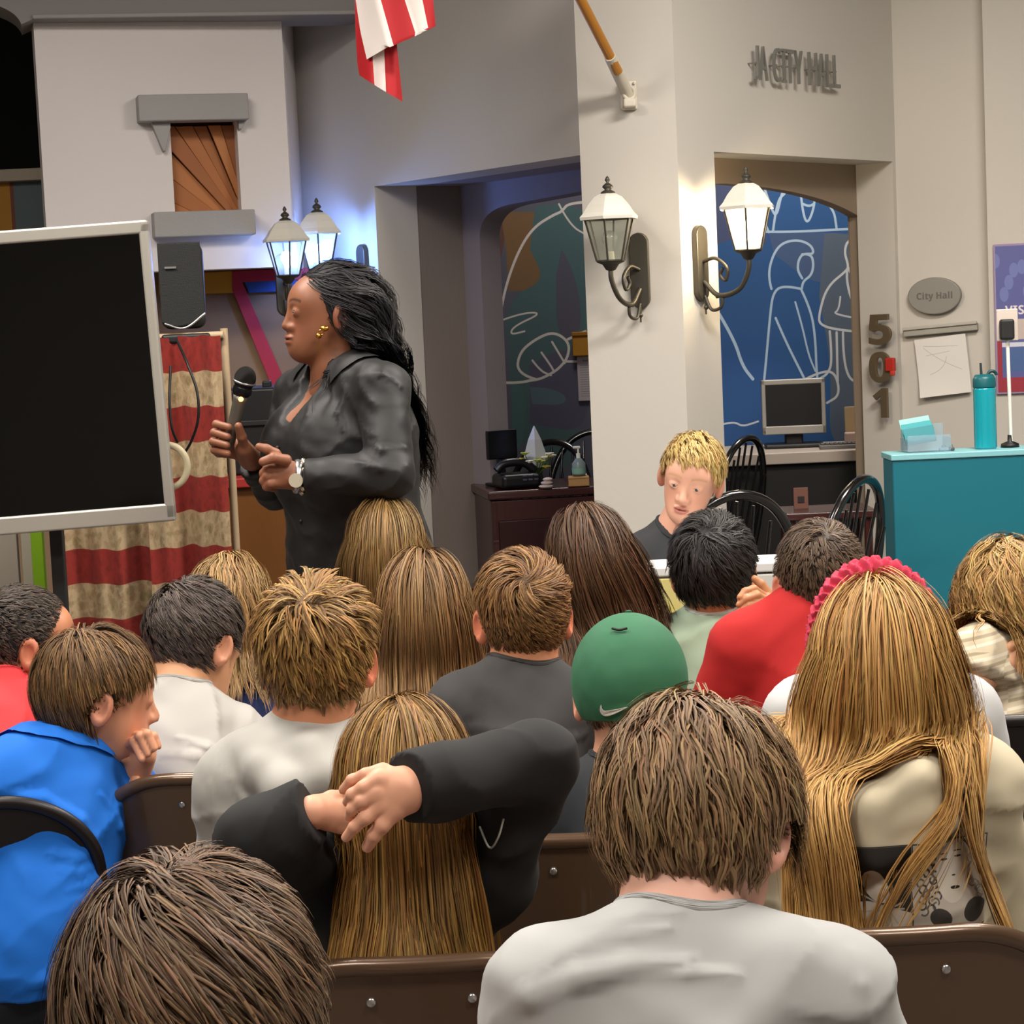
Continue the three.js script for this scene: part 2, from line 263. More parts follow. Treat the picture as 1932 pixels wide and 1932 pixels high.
// ---------------------------------------------------------------- figures: distance fields meshed by surface nets
const cap = (a, b, ra, rb = ra) => {
  const ax = a.x, ay = a.y, az = a.z, dx = b.x - ax, dy = b.y - ay, dz = b.z - az, il = 1 / Math.max(dx * dx + dy * dy + dz * dz, 1e-9);
  return (x, y, z) => { const px = x - ax, py = y - ay, pz = z - az; let t = (px * dx + py * dy + pz * dz) * il; t = t < 0 ? 0 : t > 1 ? 1 : t; const qx = px - dx * t, qy = py - dy * t, qz = pz - dz * t; return Math.sqrt(qx * qx + qy * qy + qz * qz) - ra - (rb - ra) * t; };
};
const ellip = (cx, cy, cz, rx, ry, rz) => (x, y, z) => {
  const X = (x - cx) / rx, Y = (y - cy) / ry, Z = (z - cz) / rz, k0 = Math.sqrt(X * X + Y * Y + Z * Z), X1 = X / rx, Y1 = Y / ry, Z1 = Z / rz, k1 = Math.sqrt(X1 * X1 + Y1 * Y1 + Z1 * Z1);
  return k1 < 1e-6 ? -Math.min(rx, ry, rz) : k0 * (k0 - 1) / k1;
};
const smin = (a, b, k) => { const h = k - Math.abs(a - b); return h > 0 ? Math.min(a, b) - h * h / (4 * k) : Math.min(a, b); };
const smax = (a, b, k) => -smin(-a, -b, k);
const uni = (k, ...fs) => { fs = fs.flat(); return (x, y, z) => { let d = fs[0](x, y, z); for (let i = 1; i < fs.length; i++) d = smin(d, fs[i](x, y, z), k); return d; }; };
const chain = (pts, k = 0.004) => { const c = []; for (let i = 0; i + 1 < pts.length; i++) c.push(cap(pts[i][0], pts[i + 1][0], pts[i][1], pts[i + 1][1])); return uni(k, c); };
function inFrame(f, m) { // field given in a local frame (rotation + uniform scale)
  const e = m.clone().invert().elements, s = Math.cbrt(Math.abs(m.determinant()));
  return (x, y, z) => s * f(e[0] * x + e[4] * y + e[8] * z + e[12], e[1] * x + e[5] * y + e[9] * z + e[13], e[2] * x + e[6] * y + e[10] * z + e[14]);
}
// surface nets over a box; blocks far from the surface are skipped
function net(f, lo, hi, cell, colour) {
  const B = 4, n = [0, 1, 2].map((i) => Math.ceil(Math.ceil((hi.getComponent(i) - lo.getComponent(i)) / cell) / B) * B + 1), [nx, ny, nz] = n, sxy = nx * ny;
  const g = new Float32Array(nx * ny * nz).fill(NaN), at3 = (i, j, k) => i + nx * j + sxy * k, reach = cell * B * 0.87 * 1.35 + cell;
  for (let k = 0; k < nz - 1; k += B) for (let j = 0; j < ny - 1; j += B) for (let i = 0; i < nx - 1; i += B) {
    const h = B / 2, c = f(lo.x + (i + h) * cell, lo.y + (j + h) * cell, lo.z + (k + h) * cell);
    if (Math.abs(c) > reach) { for (let z = k; z <= k + B; z++) for (let y = j; y <= j + B; y++) for (let x = i; x <= i + B; x++) { const q = at3(x, y, z); if (g[q] !== g[q]) g[q] = c; } continue; }
    for (let z = k; z <= k + B; z++) for (let y = j; y <= j + B; y++) for (let x = i; x <= i + B; x++) g[at3(x, y, z)] = f(lo.x + x * cell, lo.y + y * cell, lo.z + z * cell);
  }
  const id = new Int32Array(nx * ny * nz).fill(-1), pos = [], idx = [], off = [0, 1, nx, nx + 1, sxy, sxy + 1, sxy + nx, sxy + nx + 1], E = [[0, 1], [2, 3], [4, 5], [6, 7], [0, 2], [1, 3], [4, 6], [5, 7], [0, 4], [1, 5], [2, 6], [3, 7]];
  for (let k = 0; k < nz - 1; k++) for (let j = 0; j < ny - 1; j++) for (let i = 0; i < nx - 1; i++) {
    const q = at3(i, j, k); let m = 0; for (let c = 0; c < 8; c++) if (g[q + off[c]] < 0) m |= 1 << c;
    if (m === 0 || m === 255) continue;
    let x = 0, y = 0, z = 0, c = 0;
    for (const [a, b] of E) { if (((m >> a) & 1) === ((m >> b) & 1)) continue; const va = g[q + off[a]], vb = g[q + off[b]], t = va / (va - vb); x += (a & 1) + ((b & 1) - (a & 1)) * t; y += ((a >> 1) & 1) + (((b >> 1) & 1) - ((a >> 1) & 1)) * t; z += (a >> 2) + ((b >> 2) - (a >> 2)) * t; c++; }
    id[q] = pos.length / 3; pos.push(lo.x + (i + x / c) * cell, lo.y + (j + y / c) * cell, lo.z + (k + z / c) * cell);
  }
  const quad = (a, b, c, d, flip) => { if (a < 0 || b < 0 || c < 0 || d < 0) return; if (flip) idx.push(a, b, c, a, c, d); else idx.push(a, c, b, a, d, c); };
  for (let k = 1; k < nz - 1; k++) for (let j = 1; j < ny - 1; j++) for (let i = 1; i < nx - 1; i++) {
    const q = at3(i, j, k), s = g[q] < 0;
    if (s !== g[q + 1] < 0) quad(id[q - nx - sxy], id[q - sxy], id[q], id[q - nx], s);
    if (s !== g[q + nx] < 0) quad(id[q - 1 - sxy], id[q - 1], id[q], id[q - sxy], s);
    if (s !== g[q + sxy] < 0) quad(id[q - 1 - nx], id[q - nx], id[q], id[q - 1], s);
  }
  const geo = new THREE.BufferGeometry(), P = new Float32Array(pos);
  geo.setAttribute('position', new THREE.BufferAttribute(P, 3)); geo.setIndex(idx);
  const N = new Float32Array(P.length), e = cell * 0.5;
  for (let i = 0; i < P.length; i += 3) { const x = P[i], y = P[i + 1], z = P[i + 2], a = f(x + e, y, z) - f(x - e, y, z), b = f(x, y + e, z) - f(x, y - e, z), c = f(x, y, z + e) - f(x, y, z - e), l = Math.hypot(a, b, c) || 1; N[i] = a / l; N[i + 1] = b / l; N[i + 2] = c / l; }
  geo.setAttribute('normal', new THREE.BufferAttribute(N, 3));
  if (colour) { const C = new Float32Array(P.length); for (let i = 0; i < P.length; i += 3) { const c = colour(P[i], P[i + 1], P[i + 2]); C[i] = c[0]; C[i + 1] = c[1]; C[i + 2] = c[2]; } geo.setAttribute('color', new THREE.BufferAttribute(C, 3)); }
  const U = new Float32Array(P.length / 3 * 2); for (let i = 0, j = 0; i < P.length; i += 3, j += 2) { U[j] = P[i] + P[i + 2] * 0.6; U[j + 1] = P[i + 1]; } geo.setAttribute('uv', new THREE.BufferAttribute(U, 2));
  return geo;
}
function boxOf(pts, r) { const b = new THREE.Box3(); for (const p of pts) b.expandByPoint(p); b.expandByScalar(r); return b; }
const mixc = (a, b, t) => [lerp(a[0], b[0], t), lerp(a[1], b[1], t), lerp(a[2], b[2], t)];

// head in its own frame: y up, the face towards -z, the cranium's middle near the origin
const CR = { c: [0, 0.03, 0.012], r: [0.076, 0.094, 0.094] };
const cranium = ellip(...CR.c, ...CR.r);
function headField(face, o = {}) {
  const nt = o.nose ?? -0.105, nw = o.noseW ?? 1, lk = o.lips ?? 1, ek = o.eyeOpen ?? 1;
  const parts = uni(0.03, cranium, ellip(0, -0.035, -0.03, 0.06, 0.07, 0.062), ellip(0, -0.075, -0.06, 0.034, 0.03, 0.032), ellip(0, 0.035, -0.055, 0.06, 0.045, 0.038));
  const nose = uni(0.008, cap(V(0, 0.014, -0.086), V(0, -0.022, nt), 0.008, 0.0115), ellip(0.011 * nw, -0.026, nt + 0.009, 0.009 * nw, 0.008, 0.01), ellip(-0.011 * nw, -0.026, nt + 0.009, 0.009 * nw, 0.008, 0.01));
  const ear = (s) => { const ex = 0.081 * s; return (x, y, z) => { const X = x - ex, Y = y + 0.003, Z = z - 0.012, c = Math.cos(0.45 * s), n = Math.sin(0.45 * s), xr = X * c + Z * n, zr = -X * n + Z * c; const outer = ellip(0, 0, 0, 0.012, 0.034, 0.021)(xr, Y + zr * 0.25, zr), dent = ellip(0.011 * s, 0.002, 0.0, 0.009, 0.022, 0.012)(xr, Y, zr); return smax(outer, -dent, 0.004); }; };
  const eL = ear(-1), eR = ear(1);
  const socket = uni(0.004, ellip(0.033, 0.012, -0.104, 0.02, 0.013, 0.016), ellip(-0.033, 0.012, -0.104, 0.02, 0.013, 0.016));
  const lids = uni(0.001, ellip(0.031, 0.01, -0.0785, 0.0165, 0.0135, 0.0138), ellip(-0.031, 0.01, -0.0785, 0.0165, 0.0135, 0.0138));
  const slit = uni(0.001, ellip(0.031, 0.009, -0.096, 0.0125, 0.0038 * ek, 0.0095), ellip(-0.031, 0.009, -0.096, 0.0125, 0.0038 * ek, 0.0095));
  const lips = uni(0.003, ellip(0, -0.049, -0.0925, 0.021 * lk, 0.0055 * lk, 0.0085 * lk), ellip(0, -0.060, -0.091, 0.018 * lk, 0.0065 * lk, 0.0085 * lk)), mouth = ellip(0, -0.0545, -0.1, 0.021, 0.0016, 0.01);
  return (x, y, z) => {
    let d = parts(x, y, z);
    if (face && z < -0.03) { d = smax(d, -socket(x, y, z), 0.012); d = smin(d, nose(x, y, z), 0.012); d = smin(d, lids(x, y, z), 0.004); if (face > 1) d = smax(d, -slit(x, y, z), 0.001); d = smin(d, lips(x, y, z), 0.007); d = smax(d, -mouth(x, y, z), 0.002); }
    else if (face) d = smin(d, nose(x, y, z), 0.012);
    return smin(smin(d, eL(x, y, z), 0.008), eR(x, y, z), 0.008);
  };
}
function faceColour(skin, o = {}) {
  const lip = lin(o.lip ?? 0xb0645a), brow = lin(o.brow ?? 0x4a3322), s = lin(skin), red = lin(o.flush ?? 0xd07f68);
  return (x, y, z) => {
    let c = s;
    if (z < -0.05) {
      const ax = Math.abs(x);
      const ck = Math.exp(-(((ax - 0.04) / 0.02) ** 2 + ((y + 0.025) / 0.02) ** 2)) * 0.35; c = mixc(c, red, ck);
      const by = 0.034 + 0.01 * (1 - ((ax - 0.032) / 0.022) ** 2) * 0.5; const bw = clamp(1 - Math.abs(y - by) / 0.005, 0, 1) * (ax > 0.012 && ax < 0.054 ? 1 : 0); c = mixc(c, brow, Math.min(bw * 1.3, 1) * (o.browK ?? 0.8));
      if (z < -0.08) { const l = Math.max(1 - ((x / 0.023) ** 2 + ((y + 0.0545) / 0.0125) ** 2), 0); c = mixc(c, lip, Math.min(l * 3, 1) * 0.8); }
    } else { const ex = Math.abs(x); if (ex > 0.077) c = mixc(c, red, 0.45); }
    return c;
  };
}
// where hair grows: height of the hair line around the head, 0 = nape, PI = forehead
const HL = [[0, -0.072], [0.7, -0.06], [1.2, -0.035], [1.42, 0.012], [1.62, 0.016], [1.75, -0.012], [1.95, 0.0], [2.15, 0.045], [2.6, 0.082], [3.15, 0.088]];
function hairline(x, z, shift = 0) { const a = Math.abs(Math.atan2(x, z - 0.01)); let i = 0; while (i < HL.length - 2 && a > HL[i + 1][0]) i++; const t = clamp((a - HL[i][0]) / (HL[i + 1][0] - HL[i][0]), 0, 1); return lerp(HL[i][1], HL[i + 1][1], t) + shift * (a < 1.3 ? 1 : 0); }

const skinMat = new THREE.MeshPhysicalMaterial({ color: 0xffffff, vertexColors: true, roughness: 0.52, sheen: 0.15, sheenColor: new THREE.Color(0xffc8a8) });
const hairMats = {};
const hairMat = (r) => (hairMats[r] ??= new THREE.MeshPhysicalMaterial({ color: 0xffffff, vertexColors: true, roughness: r, side: THREE.DoubleSide, specularIntensity: 0.8 }));
const foldTex = noiseTex(256, (x, y) => 0.5 + 0.9 * tile(5, x, y, 4.4) + 0.35 * tile(14, x, y, 8.8), 2.2);
const clothMat = (c, r = 0.85, o = {}) => mat(c, r, { bumpMap: foldTex, bumpScale: 0.004, sheen: 0.08, sheenColor: new THREE.Color(c).lerp(new THREE.Color(0xffffff), 0.3), sheenRoughness: 0.6, ...o });
function stain(geo, c) { const n = geo.attributes.position.count, a = new Float32Array(n * 3); for (let i = 0; i < n; i++) a.set(c, i * 3); geo.setAttribute('color', new THREE.BufferAttribute(a, 3)); return geo; }
function mergeC(list) { return mergeGeometries(list.filter(Boolean).map((g) => { const q = g.index ? g.toNonIndexed() : g; for (const k of Object.keys(q.attributes)) if (!['position', 'normal', 'color'].includes(k)) q.deleteAttribute(k); return q; })); }

// ---- one figure. All places are points of the room; the group stands at the hips.
function person(o) {
  const hs = o.hs ?? 0.93, Hm = new THREE.Matrix4().compose(o.head, new THREE.Quaternion().setFromEuler(new THREE.Euler((o.pitch ?? 0) * RAD, (o.yaw ?? 0) * RAD, (o.roll ?? 0) * RAD, 'YXZ')), V(hs, hs, hs));
  const Hi = Hm.clone().invert(), loc = (x, y, z) => V(x, y, z).applyMatrix4(Hm), N = o.N, P = o.pelvis, [SL, SR] = o.S;
  const up = N.clone().sub(P), TL = up.length(); up.normalize();
  const right = SR.clone().sub(SL), sw = right.length() / 2; right.addScaledVector(up, -right.dot(up)).normalize();
  const back = right.clone().cross(up), fw = back.clone().negate();
  const Tm = new THREE.Matrix4().makeBasis(right, up, back).setPosition(P), fat = o.fat ?? 1;
  const group = thing('person', o.label, 'person', V(P.x, 0, P.z), 0, o.group), base = V(P.x, 0, P.z);
  const add = (name, geo, m, label, par = group) => { geo.translate(-base.x, 0, -base.z); return mesh(name, geo, m, par, label); };
  // arms
  const flat = V(fw.x, 0, fw.z).normalize(), side = V(right.x, 0, right.z).normalize();
  const arms = [0, 1].map((i) => { const s = i ? 1 : -1, S = o.S[i], a = o.arms?.[i]; if (a) return a; const E = S.clone().addScaledVector(up, -0.2).addScaledVector(flat, 0.09).addScaledVector(side, 0.035 * s), W = P.clone().addScaledVector(flat, 0.3).addScaledVector(side, 0.07 * s); W.y = P.y + 0.1; return [E, W]; });
  const ar = (o.arm ?? 1) * 0.95;
  // torso field in the torso frame
  const torso = (g) => inFrame(uni(0.07, ellip(0, 0.66 * TL, 0.0, sw * 0.9 * fat + g, 0.34 * TL, 0.095 * fat + g), ellip(0, 0.3 * TL, -0.01, sw * 0.82 * fat + g, 0.36 * TL, 0.1 * fat + g), ellip(0, 0.0, 0, sw * 0.9 * fat + g, 0.15, 0.115 * fat + g), ...(o.bust ? [ellip(-0.07, 0.62 * TL, -0.11, 0.085, 0.1, 0.075), ellip(0.07, 0.62 * TL, -0.11, 0.085, 0.1, 0.075)] : [])), Tm);
  const shoulders = (g) => uni(0.05, cap(N.clone().addScaledVector(up, -0.035), SL, 0.048 + g, 0.047 * ar + g), cap(N.clone().addScaledVector(up, -0.035), SR, 0.048 + g, 0.047 * ar + g), cap(N.clone().addScaledVector(up, 0.002), SL.clone().lerp(N, 0.45), 0.03 + g, 0.032 + g), cap(N.clone().addScaledVector(up, 0.002), SR.clone().lerp(N, 0.45), 0.03 + g, 0.032 + g));
  const armF = (i, g, to = 2) => { const [E, W] = arms[i], S = o.S[i]; return to === 2 ? uni(0.02, cap(S, E, 0.044 * ar + g, 0.036 * ar + g), cap(E, W, 0.036 * ar + g, (0.026 + (o.cuff ?? 0)) * ar + g)) : cap(S, S.clone().lerp(E, to), 0.044 * ar + g * 1.4, 0.042 * ar + g * 2.2); };
  const neckTop = loc(0, -0.045, 0.03), nr = 0.052 * hs * (o.neck ?? 1);
  const NB = N.clone().addScaledVector(fw, o.neckF ?? 0.007), neckF = uni(0.03, cap(neckTop, NB, nr, nr * 1.03), cap(NB, NB.clone().addScaledVector(up, -0.06).addScaledVector(fw, 0.02), nr * 1.03, nr * 1.05));
  const hf = headField(o.face ?? 1, o), headW = inFrame(hf, Hm);
  // skin: torso and arms coarse, head and hands fine, one mesh
  const skin = lin(o.skin ?? 0xd9a07c), fc = faceColour(o.skin ?? 0xd9a07c, o), hc = (x, y, z) => { const q = V(x, y, z).applyMatrix4(Hi); return fc(q.x, q.y, q.z); };
  const hb = boxOf([o.head, loc(0, 0.12, 0), loc(0, -0.11, -0.09), loc(0, 0, 0.1), loc(0.09, 0, 0), loc(-0.09, 0, 0), loc(0, 0, -0.12), N], 0.03);
  hb.min.y = Math.min(hb.min.y, N.y - 0.09); hb.expandByScalar(0.02);
  const list = [net((x, y, z) => smin(headW(x, y, z), neckF(x, y, z), 0.018), hb.min, hb.max, o.hc ?? 0.006, hc)];
  const bodyF = uni(0.03, torso(-0.016), shoulders(-0.014), armF(0, -0.006), armF(1, -0.006));
  const pts = [SL, SR, N, P, ...arms.flat()], bb = boxOf(pts, 0.16); bb.min.y = Math.min(bb.min.y, P.y - 0.17);
  list.push(stain(net(bodyF, bb.min, bb.max, o.bc ?? 0.018), skin));
  const hands = o.hands ?? [null, null];
  [0, 1].forEach((i) => {
    const h = hands[i]; if (h === false) return;
    const [E, W] = arms[i], s = i ? 1 : -1; let fs, all;
    if (h) { fs = h.fingers.map((c) => chain(c, 0.003)); fs.push(...(h.palm ?? []).map((c) => chain(c, 0.01))); all = [...h.fingers.flat(), ...(h.palm ?? []).flat()].map((q) => q[0]); const pf = uni(0.016, (h.palm ?? []).map((c) => chain(c, 0.016))), ff = h.fingers.map((c) => chain(c, 0.004)); const hf2 = (x, y, z) => { let d = 1e3; for (const f of ff) d = smin(d, f(x, y, z), 0.0025); return smin(d, pf(x, y, z), 0.009); }; const b = boxOf(all, 0.04); list.push(stain(net(hf2, b.min, b.max, h.cell ?? 0.0032), h.skin ? lin(h.skin) : skin)); }
    else {
      // relaxed hand lying in the lap: palm, four curled fingers, thumb from the palm's side
      const dir = W.clone().sub(E).normalize(), lat = side.clone().multiplyScalar(-s), nrm = dir.clone().cross(lat).normalize(); if (nrm.y > 0) nrm.negate(); const k = ar * 0.9, pt = (a, b, c) => W.clone().addScaledVector(dir, a * k).addScaledVector(lat, b * k).addScaledVector(nrm, c * k);
      const palm = [[[pt(0.0, 0, 0), 0.024 * k], [pt(0.06, 0.012, 0), 0.02 * k]], [[pt(0.0, 0, 0), 0.024 * k], [pt(0.06, -0.016, 0), 0.019 * k]]], fing = [-0.03, -0.01, 0.01, 0.03].map((b, j) => { const L = [0.8, 0.95, 1, 0.9][j]; return [[pt(0.066, b, 0), 0.0095 * k], [pt(0.066 + 0.036 * L, b, 0.008), 0.009 * k], [pt(0.066 + 0.054 * L, b, 0.03), 0.0082 * k], [pt(0.066 + 0.05 * L, b, 0.05), 0.0075 * k]]; });
      fing.push([[pt(0.02, 0.028, 0.006), 0.012 * k], [pt(0.05, 0.05, 0.012), 0.0105 * k], [pt(0.078, 0.05, 0.022), 0.009 * k]]);
      const pf = uni(0.016, palm.map((c) => chain(c))), ff = fing.map((c) => chain(c, 0.004)), hf2 = (x, y, z) => { let d = 1e3; for (const f of ff) d = smin(d, f(x, y, z), 0.002); return smin(d, pf(x, y, z), 0.008); }, b = boxOf([W, pt(0.12, 0, 0), pt(0.05, 0.05, 0), pt(0.1, 0, 0.06)], 0.05);
      list.push(stain(net(hf2, b.min, b.max, 0.0055), skin));
    }
  });
  add('body', mergeC(list), skinMat);
  // shirt with folds
  const tp = o.top, g = tp.loose ?? 0.008, seed = (o.seed ?? 1) * 7.3, amp = tp.folds ?? 0.005;
  const sleeve = tp.sleeve === 'short' ? 0.62 : 2, tf = torso(g), sf = shoulders(g), a0 = armF(0, g, sleeve), a1 = armF(1, g, sleeve);
  const cutA = [0, 1].map((i) => { const [E, W] = arms[i], S = o.S[i]; const [p, d] = sleeve === 2 ? [W.clone().lerp(E, tp.cut ?? 0.08), W.clone().sub(E).normalize()] : [S.clone().lerp(E, sleeve), E.clone().sub(S).normalize()]; return (x, y, z) => (x - p.x) * d.x + (y - p.y) * d.y + (z - p.z) * d.z; });
  const base0 = (x, y, z) => smin(smin(smin(tf(x, y, z), sf(x, y, z), 0.04), a0(x, y, z), 0.02), a1(x, y, z), 0.02);
  const ridge = tp.ridges ? uni(0.004, tp.ridges.map(([r, ...pp]) => chain(pp.map(([px, py], i) => { const dr = camDir(px, py), q = camera.position.clone().addScaledVector(dr, o.head.distanceTo(camera.position) - 0.6); for (let k = 0; k < 400; k++) { const d = base0(q.x, q.y, q.z); if (d < 0.001) break; q.addScaledVector(dr, Math.max(d * 0.6, 0.0015)); } return [q.addScaledVector(dr, r * 0.05), r * (i === 0 || i === pp.length - 1 ? 0.35 : 1)]; }), 0.006))) : null;
  const extra = tp.extra ? tp.extra({ N, up, right, back, fw, P, SL, SR, loc, TL }) : null;
  const nk = N.clone().addScaledVector(up, tp.neckY ?? 0.004), pn = up.clone().addScaledVector(back, -0.4).normalize(), pc = nk.clone().addScaledVector(up, tp.collarUp ?? 0.006).addScaledVector(fw, o.neckF ?? 0.007), Rn = nr * 1.08 + 0.009 + (tp.neckR ?? 0), nax = neckTop.clone().sub(N).normalize().lerp(up, 0.4).normalize(), ncap = (x, y, z) => { const X = x - pc.x, Y = y - pc.y, Z = z - pc.z, pl = X * pn.x + Y * pn.y + Z * pn.z, t = X * nax.x + Y * nax.y + Z * nax.z; return smax(smax(-pl - 0.02, t - 0.1, 0.004), Math.sqrt(Math.max(0, X * X + Y * Y + Z * Z - t * t)) - Rn - Math.max(0, t) * 0.25, 0.003); }, ncap2 = cap(nk.clone().addScaledVector(fw, 0.03).addScaledVector(up, 0.02), nk.clone().addScaledVector(fw, 0.16).addScaledVector(up, 0.03 - (tp.vneck ?? 0)), 0.05, 0.05), hemY = P.y + (tp.hem ?? -0.06);
  const fold = (x, y, z) => { const F = tp.ff ?? 1, wx = x * 5 * F + seed, wy = (y * 9 - x * 3) * F, n = NZ(wx, wy + z * 4 * F, z * 5 * F + seed), m = NZ(x * 13 * F + seed, (y * 20 + x * 9) * F, z * 13 * F), r = 1 - Math.abs(n) * 2.2; return amp * (1.1 * (r > 0 ? r * r : 0) + 0.7 * m); };
  const shirt = (x, y, z) => {
    let d = smin(tf(x, y, z), sf(x, y, z), 0.04), e0 = smax(a0(x, y, z), cutA[0](x, y, z), 0.004), e1 = smax(a1(x, y, z), cutA[1](x, y, z), 0.004);
    d = smin(smin(d, e0, tp.armK ?? 0.025), e1, tp.armK ?? 0.025);
    if (d < 0.05) d -= fold(x, y, z);
    if (ridge && d < 0.05 && d > -0.05) d = smin(d, ridge(x, y, z), 0.009);
    if (extra) d = extra(d, x, y, z);
    if (tp.vneck !== undefined) d = smax(d, -ncap(x, y, z), 0.004); if (tp.vneck !== undefined) d = smax(d, -ncap2(x, y, z), 0.004);
    return Math.max(d, hemY - y);
  };
  const sb = boxOf(pts.concat([N.clone().addScaledVector(up, 0.08)]), 0.17); sb.min.y = Math.min(sb.min.y, hemY - 0.03);
  const shirtMesh = add(tp.name ?? 'shirt', net(shirt, sb.min, sb.max, o.sc ?? 0.0125), clothMat(tp.color, tp.rough ?? 0.85, tp.mat), tp.label);
  if (tp.leaf) { // turned-down collar
    const M = 40, rows = 5, ps = [], ix = [], ra = right.clone().addScaledVector(nax, -right.dot(nax)).normalize(), pb = ra.clone().cross(nax); for (let i = 0; i <= M; i++) { const a = (tp.leafA ?? -0.25) * Math.PI + i / M * (1 - 2 * (tp.leafA ?? -0.25)) * Math.PI, dv = ra.clone().multiplyScalar(Math.cos(a)).addScaledVector(pb, -Math.sin(a)).negate(); const d2 = ra.clone().multiplyScalar(Math.cos(a)).addScaledVector(back, Math.sin(a)); for (let j = 0; j <= rows; j++) { const v = j / rows, wd = tp.leaf * (0.75 + 0.5 * Math.abs(i / M - 0.5) * 2); let w = pc.clone().addScaledVector(d2, Rn + 0.004 + v * wd * 0.8).addScaledVector(nax, 0.022 - v * wd * 0.75 - (Math.sin(a) < 0 ? Math.sin(a) * Math.sin(a) * 0.07 : 0)); for (let k = 0; k < 40; k++) { const dd = shirt(w.x, w.y, w.z); if (dd > 0.004) break; w.addScaledVector(d2, 0.003).addScaledVector(UP, 0.002); } ps.push(w.x, w.y, w.z); if (i && j) { const q = i * (rows + 1) + j; ix.push(q - rows - 2, q - rows - 1, q - 1, q - 1, q - rows - 1, q); } } void dv; } const lg = new THREE.BufferGeometry(); lg.setAttribute('position', new THREE.Float32BufferAttribute(ps, 3)); lg.setIndex(ix); lg.computeVertexNormals(); lg.setAttribute('uv', new THREE.Float32BufferAttribute(new Float32Array(ps.length / 3 * 2), 2)); add('collar', lg, clothMat(tp.collarColor ?? tp.color, tp.rough ?? 0.85, { side: THREE.DoubleSide }));
  }
  if (tp.collar !== false) { // ribbed neck band
    const ring = [], ra = right.clone().addScaledVector(nax, -right.dot(nax)).normalize(), pb = ra.clone().cross(nax); for (let i = 0; i < 24; i++) { const a = i / 24 * Math.PI * 2, dv = ra.clone().multiplyScalar(Math.cos(a)).addScaledVector(pb, Math.sin(a)); let t = 0.09, w; for (; t > -0.08; t -= 0.0015) { let lo = nr * 0.7; w = pc.clone().addScaledVector(nax, t); for (let r = 0; r < 40; r++) { const q = w.clone().addScaledVector(dv, lo); if (neckF(q.x, q.y, q.z) > 0.002) break; lo += 0.0015; } w.addScaledVector(dv, lo + 0.002); if (shirt(w.x, w.y, w.z) < 0.001) break; } ring.push(w.addScaledVector(nax, (tp.collarY ?? 0) + 0.001)); } for (let k = 0; k < 5; k++) { const o2 = ring.map((q) => q.clone()); ring.forEach((q, i) => q.copy(o2[i]).multiplyScalar(2).add(o2[(i + 23) % 24]).add(o2[(i + 1) % 24]).multiplyScalar(0.25)); }
    add('collar', TUBE(ring, 0.0062, 72, 8, true), clothMat(tp.collarColor ?? tp.color, 0.9));
  }
  // trousers and shoes
  if (o.legs !== false) {
    const lg = o.legs ?? {}, hip = [-1, 1].map((s) => P.clone().addScaledVector(side, 0.075 * s * fat).addScaledVector(UP, -0.02)), L = lg.len ?? 0.3;
    const yawL = lg.turn ? flat.clone().applyAxisAngle(UP, lg.turn * RAD) : flat;
    const knee = hip.map((h, i) => (lg.stand ? h.clone().addScaledVector(flat, 0.02).setY(0.48) : h.clone().addScaledVector(yawL, L).addScaledVector(side, (i ? 1 : -1) * 0.03).setY(0.5)));
    const ank = knee.map((k) => (lg.stand ? k.clone().addScaledVector(flat, -0.03) : k.clone().addScaledVector(yawL, 0.02)).setY(0.09));
    const r = lg.r ?? 1, lf = uni(0.03, inFrame(ellip(0, -0.02, 0, sw * 0.86 * fat, 0.13, 0.105 * fat), Tm), ...hip.map((h, i) => cap(h, knee[i], 0.078 * r, 0.058 * r)), ...knee.map((k, i) => cap(k, ank[i], 0.056 * r, 0.045 * r))), lb = boxOf([...hip, ...knee, ...ank, P], 0.15);
    add('trousers', net((x, y, z) => Math.max(lf(x, y, z), 0.07 - y), lb.min, lb.max, 0.027), clothMat(lg.color ?? 0x2a3040, 0.9));
    ank.forEach((a) => add('shoe', join([new THREE.SphereGeometry(1, 16, 10).scale(0.042, 0.042, 0.11).rotateY(Math.atan2(-yawL.x, -yawL.z)).translate(a.x + yawL.x * 0.05, 0.045, a.z + yawL.z * 0.05), CYL(0.036, 0.042, 0.07, a.x, 0.06, a.z)]), mat(lg.shoe ?? 0xdddddd, 0.7)));
  }
  if (o.face > 1) for (const s of [-1, 1]) { const c = loc(0.031 * s, 0.01, -0.0795), e = new THREE.SphereGeometry(0.0118 * hs, 18, 14), d = V(0, (o.gaze ?? 0), -1).transformDirection(Hm), cs = new Float32Array(e.attributes.position.count * 3), iris = lin(o.iris ?? 0x4a3422); for (let i = 0; i < cs.length / 3; i++) { const n = V().fromBufferAttribute(e.attributes.position, i).normalize().dot(d); cs.set(n > 0.965 ? [0.01, 0.01, 0.01] : n > 0.86 ? iris : [0.72, 0.68, 0.64], i * 3); } e.setAttribute('color', new THREE.BufferAttribute(cs, 3)); e.translate(c.x, c.y, c.z); add('eye', e, new THREE.MeshPhysicalMaterial({ vertexColors: true, roughness: 0.2 })); }
  const ctx = { group, add, loc, Hm, Hi, hs, N, up, right, back, fw, P, base, SL, SR, arms, shirt, neckF, headW, TL, shirtMesh, o };
  if (o.hair) hair(ctx, o.hair);
  return ctx;
}
